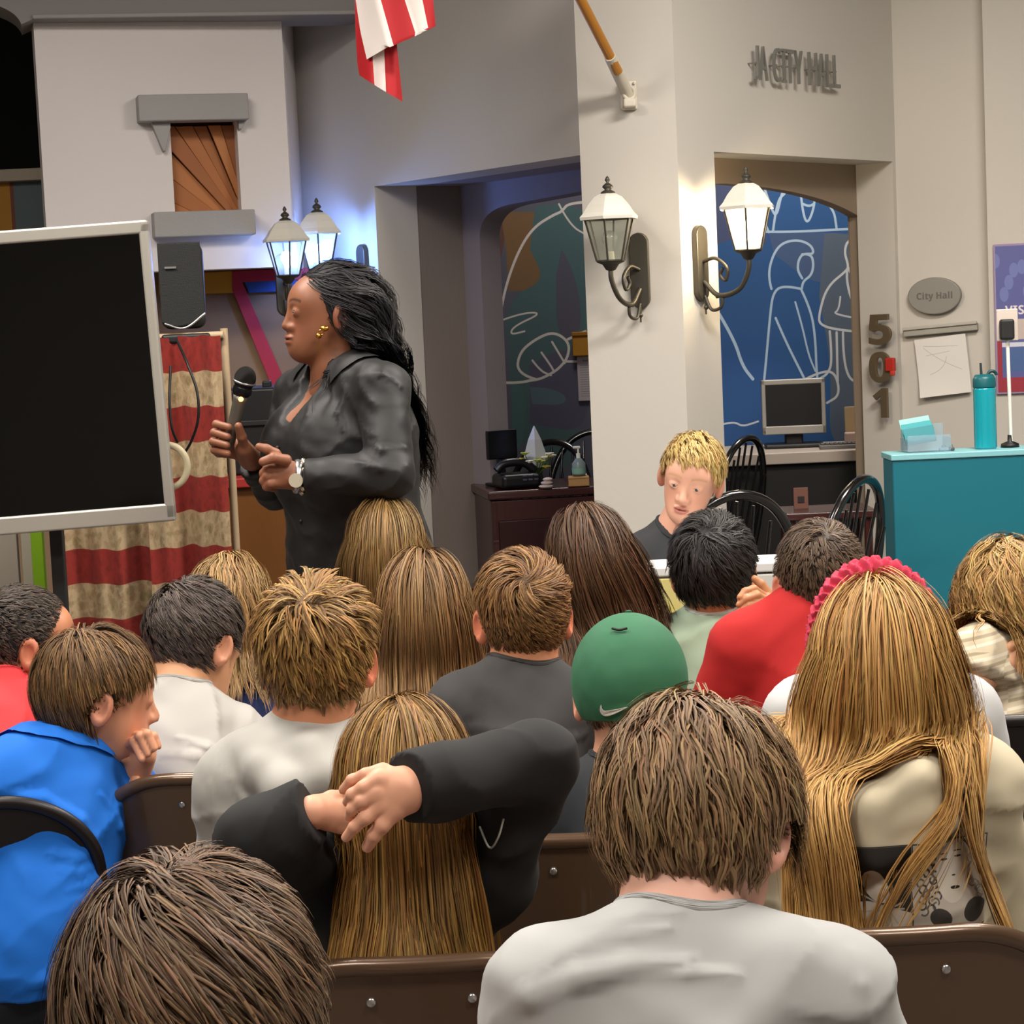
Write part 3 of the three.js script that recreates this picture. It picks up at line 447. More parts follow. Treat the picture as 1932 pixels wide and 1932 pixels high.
// ---- hair: locks grown over the head along a flow, each lock a bundle of thin ribbons, over a close cap
function hair(c, h) {
  const R = rng(h.seed ?? 5), { Hm, Hi, hs, loc } = c, gain = h.gain ?? 1.2, c0 = h.colors.map((q) => lin(q).map((v) => v * gain)), cm = c0[0].map((_, k) => c0.reduce((p, q) => p + q[k], 0) / c0.length), cols = c0.map((q) => mixc(q, cm, 0.3)), lift = (h.lift ?? 0.008) * 0.6, grav = h.gravity ?? 0;
  const scalp = inFrame(uni(0.03, cranium, ellip(0, -0.035, -0.03, 0.062, 0.07, 0.064)), Hm);
  const solid = h.body ? (x, y, z) => { let d = Math.min(scalp(x, y, z), c.neckF(x, y, z)); const s = c.shirt(x, y, z); d = Math.min(d, s); if (h.avoid) d = Math.min(d, h.avoid(x, y, z)); return d; } : scalp;
  const grad = (f, p) => { const e = 0.002; return V(f(p.x + e, p.y, p.z) - f(p.x - e, p.y, p.z), f(p.x, p.y + e, p.z) - f(p.x, p.y - e, p.z), f(p.x, p.y, p.z + e) - f(p.x, p.y, p.z - e)).normalize(); };
  const pos = [], nor = [], col = [], idx = [];
  const capT = (h.cap ?? 0.006) * 0.6, line = h.line ?? 0;
  // cap
  const capF = (x, y, z) => smax(smax(cranium(x, y, z) - capT, hairline(x, z, line) - y + 0.004, 0.006), -(cranium(x, y, z) + 0.012), 0.002);
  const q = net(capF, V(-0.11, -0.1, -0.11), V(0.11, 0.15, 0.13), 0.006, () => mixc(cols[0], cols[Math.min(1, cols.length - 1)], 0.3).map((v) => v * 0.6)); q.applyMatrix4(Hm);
  const whorl = V(...(h.whorl ?? [0, 0.11, 0.06])), n = h.n ?? 900, K = h.kids ?? 5, golden = Math.PI * (3 - Math.sqrt(5));
  let made = 0;
  for (let i = 0; i < n * 1.9 && made < n; i++) {
    const yy = 1 - 2 * ((i * 0.754877 + R() * 0.02) % 1) * 0.88, a = i * golden + R() * 0.3, rr = Math.sqrt(1 - yy * yy), lp = V(CR.c[0] + CR.r[0] * rr * Math.cos(a), CR.c[1] + CR.r[1] * yy, CR.c[2] + CR.r[2] * rr * Math.sin(a));
    if (lp.y < hairline(lp.x, lp.z, line) + 0.002 || (h.mask && !h.mask(lp))) continue;
    made++;
    let p = lp.clone().sub(V(...CR.c)).multiplyScalar(1 + capT * 8).add(V(...CR.c)).applyMatrix4(Hm); const L = h.len(lp, R) * (0.8 + 0.4 * R()), S = h.steps ?? 7, st = L / S, f0 = h.lie ?? 1;
    const path = [p.clone()], norms = [grad(scalp, p)]; let d = null; const li = lift * (0.5 + R()) * (h.liftAt ? h.liftAt(lp) : 1), tip = (R() - 0.35) * (h.mess ?? 0.004), ph = R() * 6.28, wob = V(R() - 0.5, R() - 0.5, R() - 0.5).multiplyScalar(h.jitter ?? 0.35);
    for (let s = 1; s <= S; s++) {
      const l = p.clone().applyMatrix4(Hi), nn = grad(solid, p); let fl;
      if (h.flow) fl = h.flow(l, lp, s / S).clone();
      else { fl = l.clone().sub(whorl); const sw = h.swirl ?? 0.5, r0 = Math.max(fl.length(), 0.004); const nl = l.clone().sub(V(...CR.c)).normalize(); fl.addScaledVector(nl, -fl.dot(nl)).normalize(); fl.add(nl.clone().cross(fl).multiplyScalar(sw)).normalize().addScaledVector(wob, Math.min(0.022 / r0, 4)); }
      const w = fl.transformDirection(Hm).add(wob); if (d === null) d = w.clone(); d.lerp(w, h.follow ?? 0.6).addScaledVector(UP, -grav * (s / S + 0.3));
      if (h.wave) d.addScaledVector(V(Math.sin(ph + s * h.waveF), 0.3 * Math.cos(ph * 2 + s * h.waveF), Math.cos(ph + s * h.waveF)), h.wave);
      d.normalize(); if (h.ears && s > 1 && Math.hypot((Math.abs(l.x) - 0.083) * 0.8, l.y + 0.003, l.z - 0.008) < 0.034) { path.push(p); norms.push(nn); continue; } p = p.clone().addScaledVector(d, st);
      const dist = solid(p.x, p.y, p.z), want = li * Math.min(1, (s / S) * 2.2) + tip * (s / S) ** 2 + 0.002 + capT * hs * (l.y > -0.04 ? 0.9 : 0.3); 
      if (dist < want) p.addScaledVector(grad(solid, p), want - dist); else if (h.cling) p.addScaledVector(grad(solid, p), (want - dist) * h.cling);
      path.push(p); norms.push(nn);
    }
    for (let k = 0; k < K; k++) {
      const ox = (R() - 0.5) * (h.spread ?? 0.016), on = R() * (h.thick ?? 0.006), wid = (h.width ?? 0.003) * (0.6 + 0.8 * R()), cut = 1 - R() * (h.ragged ?? 0.25);
      const t0 = R() ** (h.bias ?? 1), ci = Math.min(cols.length - 1.001, t0 * (cols.length - 1)), cA = mixc(cols[Math.floor(ci)], cols[Math.min(Math.floor(ci) + 1, cols.length - 1)], ci % 1).map((v) => v * (0.9 + 0.2 * R()));
      const b0 = pos.length / 3;
      for (let s = 0; s <= S; s++) {
        const u = s / S * cut * S, i0 = Math.min(Math.floor(u), S - 1), ft = u - i0, pp = path[i0].clone().lerp(path[i0 + 1], ft), nm = norms[i0].clone().lerp(norms[i0 + 1], ft).normalize(), tg = path[i0 + 1].clone().sub(path[i0]).lengthSq() < 1e-9 ? d.clone() : path[i0 + 1].clone().sub(path[i0]).normalize(), bn = tg.clone().cross(nm).normalize(), sp = s / S, con = 1 - (h.clump ?? 0.55) * sp;
        pp.addScaledVector(bn, ox * con).addScaledVector(nm, on * Math.min(1, sp * 3) * con);
        const hw = wid * 0.5 * (s === S ? 0.12 : Math.min(1, 0.55 + sp) * (1 - 0.5 * sp * sp)), nA = nm.clone().addScaledVector(bn, 0.7).normalize(), nB = nm.clone().addScaledVector(bn, -0.7).normalize();
        pos.push(pp.x + bn.x * hw, pp.y + bn.y * hw, pp.z + bn.z * hw, pp.x - bn.x * hw, pp.y - bn.y * hw, pp.z - bn.z * hw); nor.push(nA.x, nA.y, nA.z, nB.x, nB.y, nB.z); const cc = h.tip ? mixc(cA, lin(h.tip), Math.max(0, sp - 0.3) * 0.9) : cA; col.push(...cc, ...cc);
        if (s) { const v = b0 + s * 2; idx.push(v - 2, v, v - 1, v - 1, v, v + 1); }
      }
    }
  }
  const geo = new THREE.BufferGeometry(); geo.setAttribute('position', new THREE.Float32BufferAttribute(pos, 3)); geo.setAttribute('normal', new THREE.Float32BufferAttribute(nor, 3)); geo.setAttribute('color', new THREE.Float32BufferAttribute(col, 3)); geo.setIndex(idx);
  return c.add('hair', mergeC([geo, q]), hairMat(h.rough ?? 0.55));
}
// ---------------------------------------------------------------- people
const seat = (p, dz = 0.06, dx = 0) => V(p.x + dx, 0.53, p.z + dz);
const SKIN = { fair: 0xe2ab8f, mid: 0xd59a74, tan: 0xb97e58, dark: 0x7a4a30 };
const BROWN = [0x33241a, 0x5a412c, 0x7f6040], LIGHT = [0x4a3320, 0x7d5a36, 0xb08a55], BLOND = [0x5c4023, 0x946c38, 0xc79c5a], BLACK = [0x0d0b0b, 0x1d1a1a, 0x3a3533];
const short = (colors, o = {}) => ({ ears: true, colors, n: 1000, kids: 6, len: (p) => (p.y > 0.05 ? 0.05 : p.y > -0.01 ? 0.032 : 0.02), lift: 0.01, cap: 0.005, whorl: [0, 0.1, 0.07], swirl: 0.5, width: 0.0022, thick: 0.006, mess: 0.006, steps: 6, gravity: 0.12, cling: 0.3, ...o });
const long = (colors, o = {}) => ({ colors, n: 560, kids: 6, body: true, len: () => 0.36, steps: 13, lift: 0.012, cap: 0.007, follow: 0.5, gravity: 0.5, width: 0.0026, thick: 0.009, spread: 0.02, jitter: 0.2, clump: 0.35, mess: 0.006, ragged: 0.2, flow: (l, r, t) => longFlow(l, r, 0.5), ...o });
const longFlow = (l, r, out = 0.5, dx = 0) => { const k = clamp((l.y + 0.02) / 0.1, 0, 1); return V(k * r.x * 9 + (1 - k) * r.x * out * 2 + (1 - k) * dx, -0.8, 0.4 * k + (l.z < 0 ? 0.9 * clamp(l.y * 8 + 0.8, 0.25, 1) : 0)).normalize(); };
const stripeTex = canvasTex(128, 128, (g, W, H) => { g.fillStyle = '#cfc2a6'; g.fillRect(0, 0, W, H); const R = rng(5); g.lineWidth = 7; for (let i = 0; i < 9; i++) { g.strokeStyle = i % 2 ? 'rgba(130,118,96,0.55)' : 'rgba(236,228,212,0.7)'; g.beginPath(); g.moveTo(-10, i * 16 + R() * 6); g.lineTo(W + 10, i * 16 - 30 + R() * 6); g.stroke(); } }); stripeTex.wrapS = stripeTex.wrapT = THREE.RepeatWrapping; stripeTex.repeat.set(9, 9);
const J = (x, y, d, r) => [at(x, y, d), r];
// a print laid on a garment: a grid pressed on to the cloth from outside
function decal(c, centre, w, h, draw, name, label, dirSign = 1, W = 512) {
  const nx = 28, ny = 20, g = new THREE.PlaneGeometry(w, h, nx, ny), p = g.attributes.position, dir = c.back.clone().multiplyScalar(dirSign), rt = c.right.clone().multiplyScalar(dirSign);
  for (let i = 0; i < p.count; i++) { const q = centre.clone().addScaledVector(rt, p.getX(i)).addScaledVector(c.up, p.getY(i)).addScaledVector(dir, 0.22); for (let k = 0; k < 90; k++) { const d = c.shirt(q.x, q.y, q.z); if (d < 0.0025) break; q.addScaledVector(dir, -Math.max(d * 0.5, 0.0008)); } p.setXYZ(i, q.x, q.y, q.z); }
  g.computeVertexNormals(); const t = canvasTex(W, Math.round(W * h / w), draw);
  return c.add(name, g, mat(0xffffff, 0.9, { map: t, side: THREE.DoubleSide }), label, c.shirtMesh);
}
const hoodOf = (list, k = 0.03) => () => { const f = uni(0.02, list.map((c) => chain(c, 0.02))); return (d, x, y, z) => smin(d, f(x, y, z), k); };

// nearest row
{
  const N = at(350, 2150, 1.52);
  person({ label: 'person with tousled brown hair nearest the camera, only the head in view at bottom left', head: at(362, 1968, 1.56), yaw: 6, pitch: -6, N, S: [at(70, 2290, 1.5), at(640, 2290, 1.5)], pelvis: seat(N, 0.08), hs: 1.03, hc: 0.008, sc: 0.014, skin: SKIN.fair, top: { color: 0x4a5058, sleeve: 'short' }, seed: 1,
    hair: short([0x33251a, 0x5c442e, 0x84664a], { seed: 11, n: 1500, kids: 6, len: () => 0.075, lift: 0.014, cap: 0.009, whorl: [-0.012, 0.125, 0.022], swirl: 0.75, width: 0.0023, thick: 0.01, gravity: 0.2, mess: 0.008, spread: 0.02, bias: 1.3 }) });
}
{
  const N = at(1283, 1800, 2.0);
  person({ label: 'person in a light grey T-shirt with shaggy brown hair and bowed head, bottom centre', head: at(1318, 1583, 2.08), pitch: -30, yaw: -27, roll: 3, N, S: [at(1050, 1882, 1.98), at(1562, 1880, 1.98)], pelvis: seat(N, 0.1), hs: 1.0, sc: 0.008, hc: 0.005, seed: 2, skin: 0xe6b09a, neck: 1.12, neckF: 0.012, top: { color: 0xb2b3b2, sleeve: 'short', folds: 0.007, loose: 0.012, ridges: [[0.011, [935, 1925], [1000, 1880], [1090, 1845], [1190, 1826], [1300, 1815]], [0.005, [1085, 1758], [1170, 1742], [1285, 1722]], [0.004, [1110, 1782], [1190, 1766], [1260, 1752]], [0.005, [1180, 1850], [1300, 1835], [1390, 1840]], [0.006, [1605, 1800], [1622, 1860], [1640, 1925]]] },
    hair: short([0x4a3624, 0x7a5d40, 0xa08058], { seed: 12, n: 1300, kids: 6, line: 0.012, len: (p) => (p.y > 0.02 ? 0.08 : p.y > -0.02 ? 0.05 : 0.032), lift: 0.02, cap: 0.012, whorl: [0.012, 0.12, 0.03], swirl: 0.35, gravity: 0.32, width: 0.0026, thick: 0.011, mess: 0.012, spread: 0.022, jitter: 0.6, clump: 0.7, wave: 0.3, waveF: 1.1 }) });
}
// second row
{
  const N = at(760, 1630, 2.68), hd = 2.47;
  const rh = { cell: 0.0026, fingers: [
    [J(722, 1452, 2.47, 0.0085), J(690, 1462, 2.465, 0.0078), J(664, 1472, 2.47, 0.0068), J(648, 1490, 2.48, 0.006)],
    [J(712, 1470, 2.455, 0.0088), J(686, 1486, 2.452, 0.0082), J(664, 1499, 2.455, 0.007), J(655, 1513, 2.47, 0.006)],
    [J(708, 1496, 2.452, 0.0088), J(682, 1512, 2.45, 0.0082), J(665, 1526, 2.455, 0.007), J(659, 1541, 2.47, 0.006)],
    [J(715, 1522, 2.455, 0.0088), J(690, 1543, 2.45, 0.008), J(669, 1560, 2.455, 0.007), J(653, 1580, 2.465, 0.006)],
    [J(742, 1530, 2.46, 0.011), J(722, 1556, 2.455, 0.0095), J(706, 1576, 2.46, 0.0085), J(693, 1598, 2.47, 0.007)]],
  palm: [[J(764, 1482, 2.47, 0.021), J(728, 1470, 2.463, 0.014)], [J(764, 1490, 2.47, 0.021), J(718, 1496, 2.46, 0.014)], [J(764, 1496, 2.47, 0.02), J(722, 1516, 2.46, 0.013)], [J(764, 1494, 2.47, 0.02), J(742, 1524, 2.462, 0.013)]] };
  const lh = { fingers: [[J(618, 1520, 2.56, 0.009), J(640, 1520, 2.57, 0.008), J(665, 1528, 2.58, 0.007)], [J(618, 1532, 2.56, 0.009), J(642, 1535, 2.57, 0.008), J(668, 1540, 2.58, 0.007)], [J(618, 1544, 2.56, 0.009), J(642, 1548, 2.57, 0.008), J(668, 1553, 2.58, 0.007)], [J(618, 1552, 2.56, 0.009), J(640, 1560, 2.57, 0.008), J(660, 1566, 2.58, 0.007)], [J(606, 1516, 2.56, 0.01), J(625, 1505, 2.57, 0.009), J(645, 1500, 2.58, 0.007)]], palm: [[J(592, 1532, 2.55, 0.021), J(622, 1535, 2.565, 0.018)]] };
  const c = person({ label: 'person with long dark blond hair and black sleeves, both hands held behind the head', head: at(762, 1492, 2.68), yaw: 4, N, S: [at(612, 1668, 2.68), at(915, 1650, 2.68)], pelvis: seat(N, 0.05), hs: 0.94, sc: 0.008, seed: 3, skin: 0xdda284, arm: 1.0, cuff: 0.004,
    arms: [[at(492, 1585, 2.56), at(592, 1533, 2.55)], [at(1012, 1440, 2.6), at(768, 1489, 2.47)]], hands: [lh, rh], top: { color: 0x141415, sleeve: 'long', folds: 0.006, loose: 0.012, cut: 0.03 }, legs: { color: 0x1b1d24 },
    hair: long([0x4a3216, 0x7c5826, 0xae8442], { seed: 13, n: 850, kids: 6, len: (p) => 0.42, steps: 15, lift: 0.012, width: 0.0024, gravity: 0.75, jitter: 0.14, ragged: 0.12, flow: (l, r, t) => longFlow(l, r, 0.9) }) });
  // a lock pulled over the left wrist, and a loose elastic cord
  c.add('drawstring', TUBE([at(905, 1560, 2.58), at(925, 1600, 2.56), at(940, 1580, 2.55), at(950, 1545, 2.56)], 0.0014, 20, 6), mat(0x9a9a90, 0.6));
}
{
  const N = at(1652, 1425, 2.75), B = 2.61;
  const c = person({ label: 'person with very long golden hair and cream hoodie with printed photographs', head: at(1660, 1275, 2.76), yaw: 0, N, S: [at(1480, 1490, 2.75), at(1835, 1478, 2.75)], pelvis: seat(N, 0.06), hs: 1.0, sc: 0.009, seed: 4, skin: SKIN.fair,
    top: { name: 'hoodie', color: 0xcfc4a8, sleeve: 'long', loose: 0.018, folds: 0.006, collar: false, extra: hoodOf([[J(1545, 1470, 2.7, 0.02), J(1562, 1530, 2.64, 0.022), J(1640, 1520, 2.615, 0.024), J(1730, 1470, 2.62, 0.022), J(1790, 1425, 2.68, 0.02)], [J(1560, 1560, 2.65, 0.016), J(1640, 1570, 2.618, 0.018), J(1740, 1530, 2.618, 0.017), J(1800, 1480, 2.66, 0.016)], [J(1570, 1600, 2.645, 0.014), J(1650, 1612, 2.622, 0.018), J(1750, 1580, 2.624, 0.016), J(1800, 1540, 2.655, 0.014)], [J(1600, 1470, 2.67, 0.022), J(1700, 1450, 2.65, 0.024), J(1770, 1425, 2.69, 0.02)]], 0.016) },
    hair: long([0x6a4822, 0xa57a3e, 0xd0a260], { seed: 14, n: 820, kids: 6, tip: 0xddb06a, len: (p) => (p.x > 0.045 ? 0.2 : p.x > 0.041 ? 0.6 : 0.5), steps: 18, follow: 0.6, width: 0.0024, lift: 0.016, gravity: 0.4, jitter: 0.2, spread: 0.022, clump: 0.45, ragged: 0.3, thick: 0.012,
      flow: (l, r, t) => { const k = clamp((l.y + 0.03) / 0.1, 0, 1), lo = clamp((-0.02 - l.y) * 12, 0, 1), xt = r.x > 0.045 ? r.x + 0.01 : r.x > 0.041 ? 0.05 + (-0.06 - l.y) * 0.42 : lerp(-0.145, -0.055, clamp((r.x + 0.08) / 0.12, 0, 1)); return V(k * r.x * 9 + lo * clamp((xt - l.x) * 22, -2.2, 2.2), -0.8, 0.4 * k + (l.z < 0 ? 0.8 * clamp(l.y * 10 + 0.6, 0.2, 1) : 0)).normalize(); } }) });
  decal(c, at(1722, 1678, 2.62), 0.225, 0.115, (g, w, h) => {
    g.fillStyle = '#d8cdb8'; g.fillRect(0, 0, w, h);
    const panel = (x0, x1, dark) => { g.fillStyle = dark ? '#2e2b28' : '#c9c0b2'; g.fillRect(x0, 4, x1 - x0, h - 8); };
    panel(4, w * 0.49, true); panel(w * 0.5, w - 4, false);
    g.fillStyle = '#cfc5b6'; g.beginPath(); g.ellipse(w * 0.3, h * 0.45, w * 0.06, h * 0.2, -0.5, 0, 7); g.fill(); g.beginPath(); g.moveTo(w * 0.02, h); g.quadraticCurveTo(w * 0.16, h * 0.55, w * 0.28, h * 0.62); g.lineTo(w * 0.49, h * 0.75); g.lineTo(w * 0.49, h); g.fill();
    g.strokeStyle = '#b9b0a2'; g.lineWidth = 5; for (let i = 0; i < 9; i++) { g.beginPath(); g.moveTo(w * 0.36, h * 0.7); g.lineTo(w * (0.3 + 0.15 * Math.cos(i)), h * (0.7 + 0.25 * Math.sin(i))); g.stroke(); }
    for (let i = 0; i < 70; i++) { const s = i % 2, v = i / 70; g.strokeStyle = ['#6e665c', '#8a8174', '#4c463f', '#a59b8c'][i % 4]; g.lineWidth = 5; g.beginPath(); const x = w * (s ? 0.87 + 0.05 * Math.sin(i * 3) : 0.6 + 0.05 * Math.sin(i * 2)), y = h * (0.02 + v * 0.75); g.arc(x, y, w * 0.022, i, i + 3.6); g.stroke(); } g.fillStyle = '#45403a'; g.beginPath(); g.ellipse(w * 0.66, h * 0.84, w * 0.07, h * 0.1, 0.5, 0, 7); g.fill(); g.beginPath(); g.ellipse(w * 0.88, h * 0.8, w * 0.08, h * 0.13, -0.4, 0, 7); g.fill();
    g.fillStyle = '#ddd4c6'; g.beginPath(); g.ellipse(w * 0.75, h * 0.36, w * 0.1, h * 0.33, 0.1, 0, 7); g.fill();
    g.fillStyle = '#2b2724'; for (const [x, y, rx, ry] of [[0.7, 0.22, 0.022, 0.011], [0.79, 0.2, 0.022, 0.011], [0.7, 0.16, 0.026, 0.006], [0.79, 0.14, 0.026, 0.006], [0.757, 0.4, 0.012, 0.009], [0.76, 0.53, 0.03, 0.018]]) { g.beginPath(); g.ellipse(w * x, h * y, w * rx, h * ry, 0, 0, 7); g.fill(); }
    g.strokeStyle = '#1f1c1a'; g.lineWidth = 3; g.strokeRect(2, 2, w - 4, h - 4); g.beginPath(); g.moveTo(w * 0.495, 0); g.lineTo(w * 0.495, h); g.stroke();
  }, 'print', 'black and white photo print');
}
{
  const N = at(1180, 1465, 3.26);
  const c = person({ label: 'person in a dark shirt wearing a green cap low over the ears', head: at(1190, 1318, 3.28), yaw: -14, pitch: -8, N, S: [at(1065, 1530, 3.25), at(1320, 1530, 3.25)], pelvis: seat(N, 0.06), hs: 0.98, seed: 5, skin: 0xcf9678, top: { color: 0x262a2f, sleeve: 'short', folds: 0.006 }, neck: 0.95,
    hair: short(BROWN, { seed: 15, n: 420, kids: 4, len: () => 0.02, lift: 0.004, cap: 0.003, mask: (p) => p.y < -0.01 }) });
  const cm = (x) => ellip(0, 0.03, 0.008, 0.092 + x, 0.106 + x, 0.108 + x), capF = (x, y, z) => { const r = 1 - clamp((y - 0.02) * 12, 0, 1); return smax(smax(cm(0)(x, y, z) + 0 * r, -1, 0.001), (-0.032 - 0.1 * Math.min(0, z)) - y, 0.002); };
  const g = net(capF, V(-0.12, -0.08, -0.13), V(0.12, 0.16, 0.14), 0.0033), green = clothMat(0x2f6a4a, 0.8);
  const cp = c.add('cap', g.applyMatrix4(c.Hm), green);
  const brim = new THREE.SphereGeometry(1, 28, 12).scale(0.075, 0.006, 0.07).translate(0, 0.005, -0.13); const pb = brim.attributes.position; for (let i = 0; i < pb.count; i++) pb.setY(i, pb.getY(i) - pb.getX(i) ** 2 * 3.5); brim.computeVertexNormals(); c.add('brim', brim.applyMatrix4(c.Hm), green, undefined, cp);
  c.add('button', new THREE.SphereGeometry(0.006, 14, 8).scale(1, 0.5, 1).translate(0, 0.137, 0.008).applyMatrix4(c.Hm), green, undefined, cp);
  const sl = TUBE([V(-0.012, 0.112, 0.083), V(0, 0.1095, 0.0855), V(0.012, 0.112, 0.083)], 0.0022, 10, 6); c.add('eyelet', sl.applyMatrix4(c.Hm), MAT.black, undefined, cp);
  // curved tick emblem in white thread on the back
  const sw = new THREE.Shape(); sw.moveTo(-0.018, 0.011); sw.quadraticCurveTo(-0.029, -0.005, -0.013, -0.006); sw.quadraticCurveTo(0.002, -0.005, 0.028, 0.008); sw.quadraticCurveTo(-0.001, 0.002, -0.012, 0.0015); sw.quadraticCurveTo(-0.02, 0.002, -0.018, 0.011);
  const lg = SLAB(sw, 0.002, 0.0005); const lp = lg.attributes.position; for (let i = 0; i < lp.count; i++) { const x = lp.getX(i), y = lp.getY(i) - 0.016, z = lp.getZ(i), rad = 0.118 * Math.sqrt(Math.max(0, 1 - ((y - 0.036) / 0.107) ** 2)) ; const a = x / 0.1 - 0.1; lp.setXYZ(i, Math.sin(a) * 0.094 * rad / 0.112, y, 0.008 + Math.cos(a) * rad * 0.965 + z); } lg.computeVertexNormals(); c.add('emblem', lg.applyMatrix4(c.Hm), MAT.white, 'white curved tick emblem', cp);
}
{
  const N = at(1655, 1330, 3.35);
  const c = person({ label: 'person in a white T-shirt wearing a ruffled pink-red headband, behind the golden-haired person', head: at(1652, 1235, 3.37), N, S: [at(1520, 1350, 3.35), at(1812, 1350, 3.35)], pelvis: seat(N, 0.06), hs: 0.97, seed: 6, skin: SKIN.fair, top: { color: 0xc8c8c8, sleeve: 'short', loose: 0.014 }, hair: long([0x3c2816, 0x5c4022, 0x7a5630], { seed: 16, n: 350, kids: 5, len: () => 0.25, steps: 10 }) });
  const f = (x, y, z) => { const a = Math.atan2(x, y - 0.02), rr = Math.hypot(x / 0.098, (y - 0.02) / 0.122) - 1, cz = z - 0.0 + 0.0 * a; return Math.hypot(rr * 0.11, cz * 0.62) - 0.0165 - 0.004 * Math.sin(a * 46 + 2 * Math.sin(z * 160)) - 0.003 * NZ(x * 60, y * 60, z * 60); };
  c.add('headband', net((x, y, z) => Math.max(f(x, y, z), -0.02 - y), V(-0.14, -0.04, -0.06), V(0.14, 0.19, 0.06), 0.004).applyMatrix4(c.Hm), clothMat(0xc22f4c, 0.8));
}
{
  const N = at(585, 1392, 3.25);
  const c = person({ label: 'person in a pale grey hoodie with spiky dark blond hair and red ears', head: at(600, 1255, 3.26), yaw: -6, pitch: 2, N, S: [at(445, 1478, 3.25), at(742, 1470, 3.25)], pelvis: seat(N, 0.07), hs: 0.99, sc: 0.009, seed: 7, skin: 0xd8936c, neck: 1.15, flush: 0xd0503c,
    top: { name: 'hoodie', color: 0xb3b1ab, sleeve: 'long', loose: 0.016, folds: 0.006, ridges: [[0.006, [462, 1418], [500, 1462], [542, 1505], [600, 1478], [648, 1440]], [0.008, [398, 1480], [420, 1550], [402, 1610]], [0.007, [430, 1455], [470, 1520], [520, 1565]], [0.006, [560, 1450], [600, 1430], [650, 1425]]], collar: false, extra: hoodOf([[J(468, 1412, 3.22, 0.024), J(500, 1452, 3.16, 0.03), J(540, 1490, 3.13, 0.032), J(610, 1462, 3.14, 0.03), J(690, 1412, 3.2, 0.026)], [J(480, 1425, 3.2, 0.02), J(590, 1425, 3.16, 0.03), J(680, 1420, 3.2, 0.02)]]) },
    hair: short([0x4c3018, 0x85602f, 0xc39a58], { seed: 17, n: 1100, kids: 5, len: (p) => (p.y > 0.07 ? 0.06 : p.y > 0.02 ? 0.045 : 0.022), lift: 0.013, liftAt: (p) => (p.y > 0.08 ? 2.0 : 1), whorl: [-0.004, 0.115, 0.055], swirl: 0.2, width: 0.0028, mess: 0.022, jitter: 0.7, bias: 1.2 }) });
  void c;
}
// third row
{
  const N = at(122, 1425, 3.66);
  const fist = { cell: 0.0034, fingers: [[J(262, 1440, 3.7, 0.008), J(243, 1402, 3.66, 0.0085), J(252, 1398, 3.64, 0.0078), J(268, 1432, 3.63, 0.007)], [J(270, 1436, 3.7, 0.008), J(257, 1389, 3.66, 0.0085), J(264, 1388, 3.63, 0.0078), J(279, 1422, 3.63, 0.007)], [J(278, 1430, 3.7, 0.008), J(270, 1384, 3.66, 0.0085), J(277, 1384, 3.63, 0.0076), J(290, 1412, 3.63, 0.0068)], [J(285, 1428, 3.7, 0.0075), J(284, 1388, 3.66, 0.008), J(290, 1388, 3.64, 0.007), J(299, 1408, 3.64, 0.0062)], [J(250, 1446, 3.7, 0.01), J(236, 1430, 3.68, 0.009), J(228, 1415, 3.7, 0.008)]], palm: [[J(258, 1462, 3.7, 0.02), J(262, 1432, 3.69, 0.02)], [J(262, 1460, 3.7, 0.018), J(276, 1428, 3.68, 0.017)]] };
  person({ label: 'person in a bright blue jacket with brown bowl cut, chin on one fist', head: at(184, 1322, 3.68), yaw: -66, pitch: -10, roll: 0, N, S: [at(-20, 1480, 3.56), at(200, 1490, 3.74)], pelvis: seat(N, 0.1, -0.06), hs: 0.98, sc: 0.009, seed: 8, skin: 0xd99a78, face: 1,
    arms: [[at(-60, 1700, 3.7), at(60, 1800, 3.9)], [at(238, 1640, 3.82), at(256, 1475, 3.68)]], hands: [null, fist], top: { name: 'jacket', color: 0x0466c8, sleeve: 'long', loose: 0.02, folds: 0.006, ridges: [[0.012, [5, 1500], [80, 1510], [150, 1550], [185, 1605]], [0.01, [95, 1612], [140, 1620], [188, 1612]], [0.01, [110, 1645], [150, 1648], [190, 1628]], [0.009, [125, 1680], [160, 1670], [192, 1650]], [0.012, [30, 1870], [80, 1850], [118, 1800]], [0.008, [190, 1500], [225, 1560], [245, 1640]]], collar: false, leaf: 0.03, leafA: -0.4, cut: 0.05 }, legs: { color: 0x20242f, turn: -18 },
    hair: short([0x2c1c10, 0x573c20, 0x8d6a3c], { seed: 18, n: 1300, kids: 5, len: (p) => (p.z > 0.02 ? (p.y > 0 ? 0.075 : 0.04) : Math.max(0.018, 0.075 - Math.max(0, 0.1 - p.y) * 0.75)), lift: 0.012, cap: 0.008, line: -0.012, whorl: [0, 0.118, 0.045], swirl: 0.1, gravity: 0.4, mess: 0.003, jitter: 0.2, thick: 0.008 }) });
}
{
  const N = at(335, 1325, 4.0);
  person({ label: 'person in a grey crew-neck T-shirt with short black-brown hair, bowed to the right', head: at(366, 1222, 4.06), yaw: -32, pitch: -22, N, S: [at(235, 1402, 3.96), at(452, 1398, 4.04)], pelvis: seat(N, 0.2), seed: 9, skin: 0xd8a078, neck: 1.1, top: { color: 0xb4b1ac, sleeve: 'short', folds: 0.006, ridges: [[0.009, [335, 1393], [390, 1412], [432, 1446]], [0.008, [312, 1424], [368, 1428], [415, 1450]]], loose: 0.012 }, hs: 1.0,
    hair: short([0x241d19, 0x423833, 0x62544a], { seed: 19, len: (p) => (p.y > 0.04 ? 0.05 : 0.03), lift: 0.01, cap: 0.006, swirl: 0.7, whorl: [-0.01, 0.11, 0.06] }) });
}
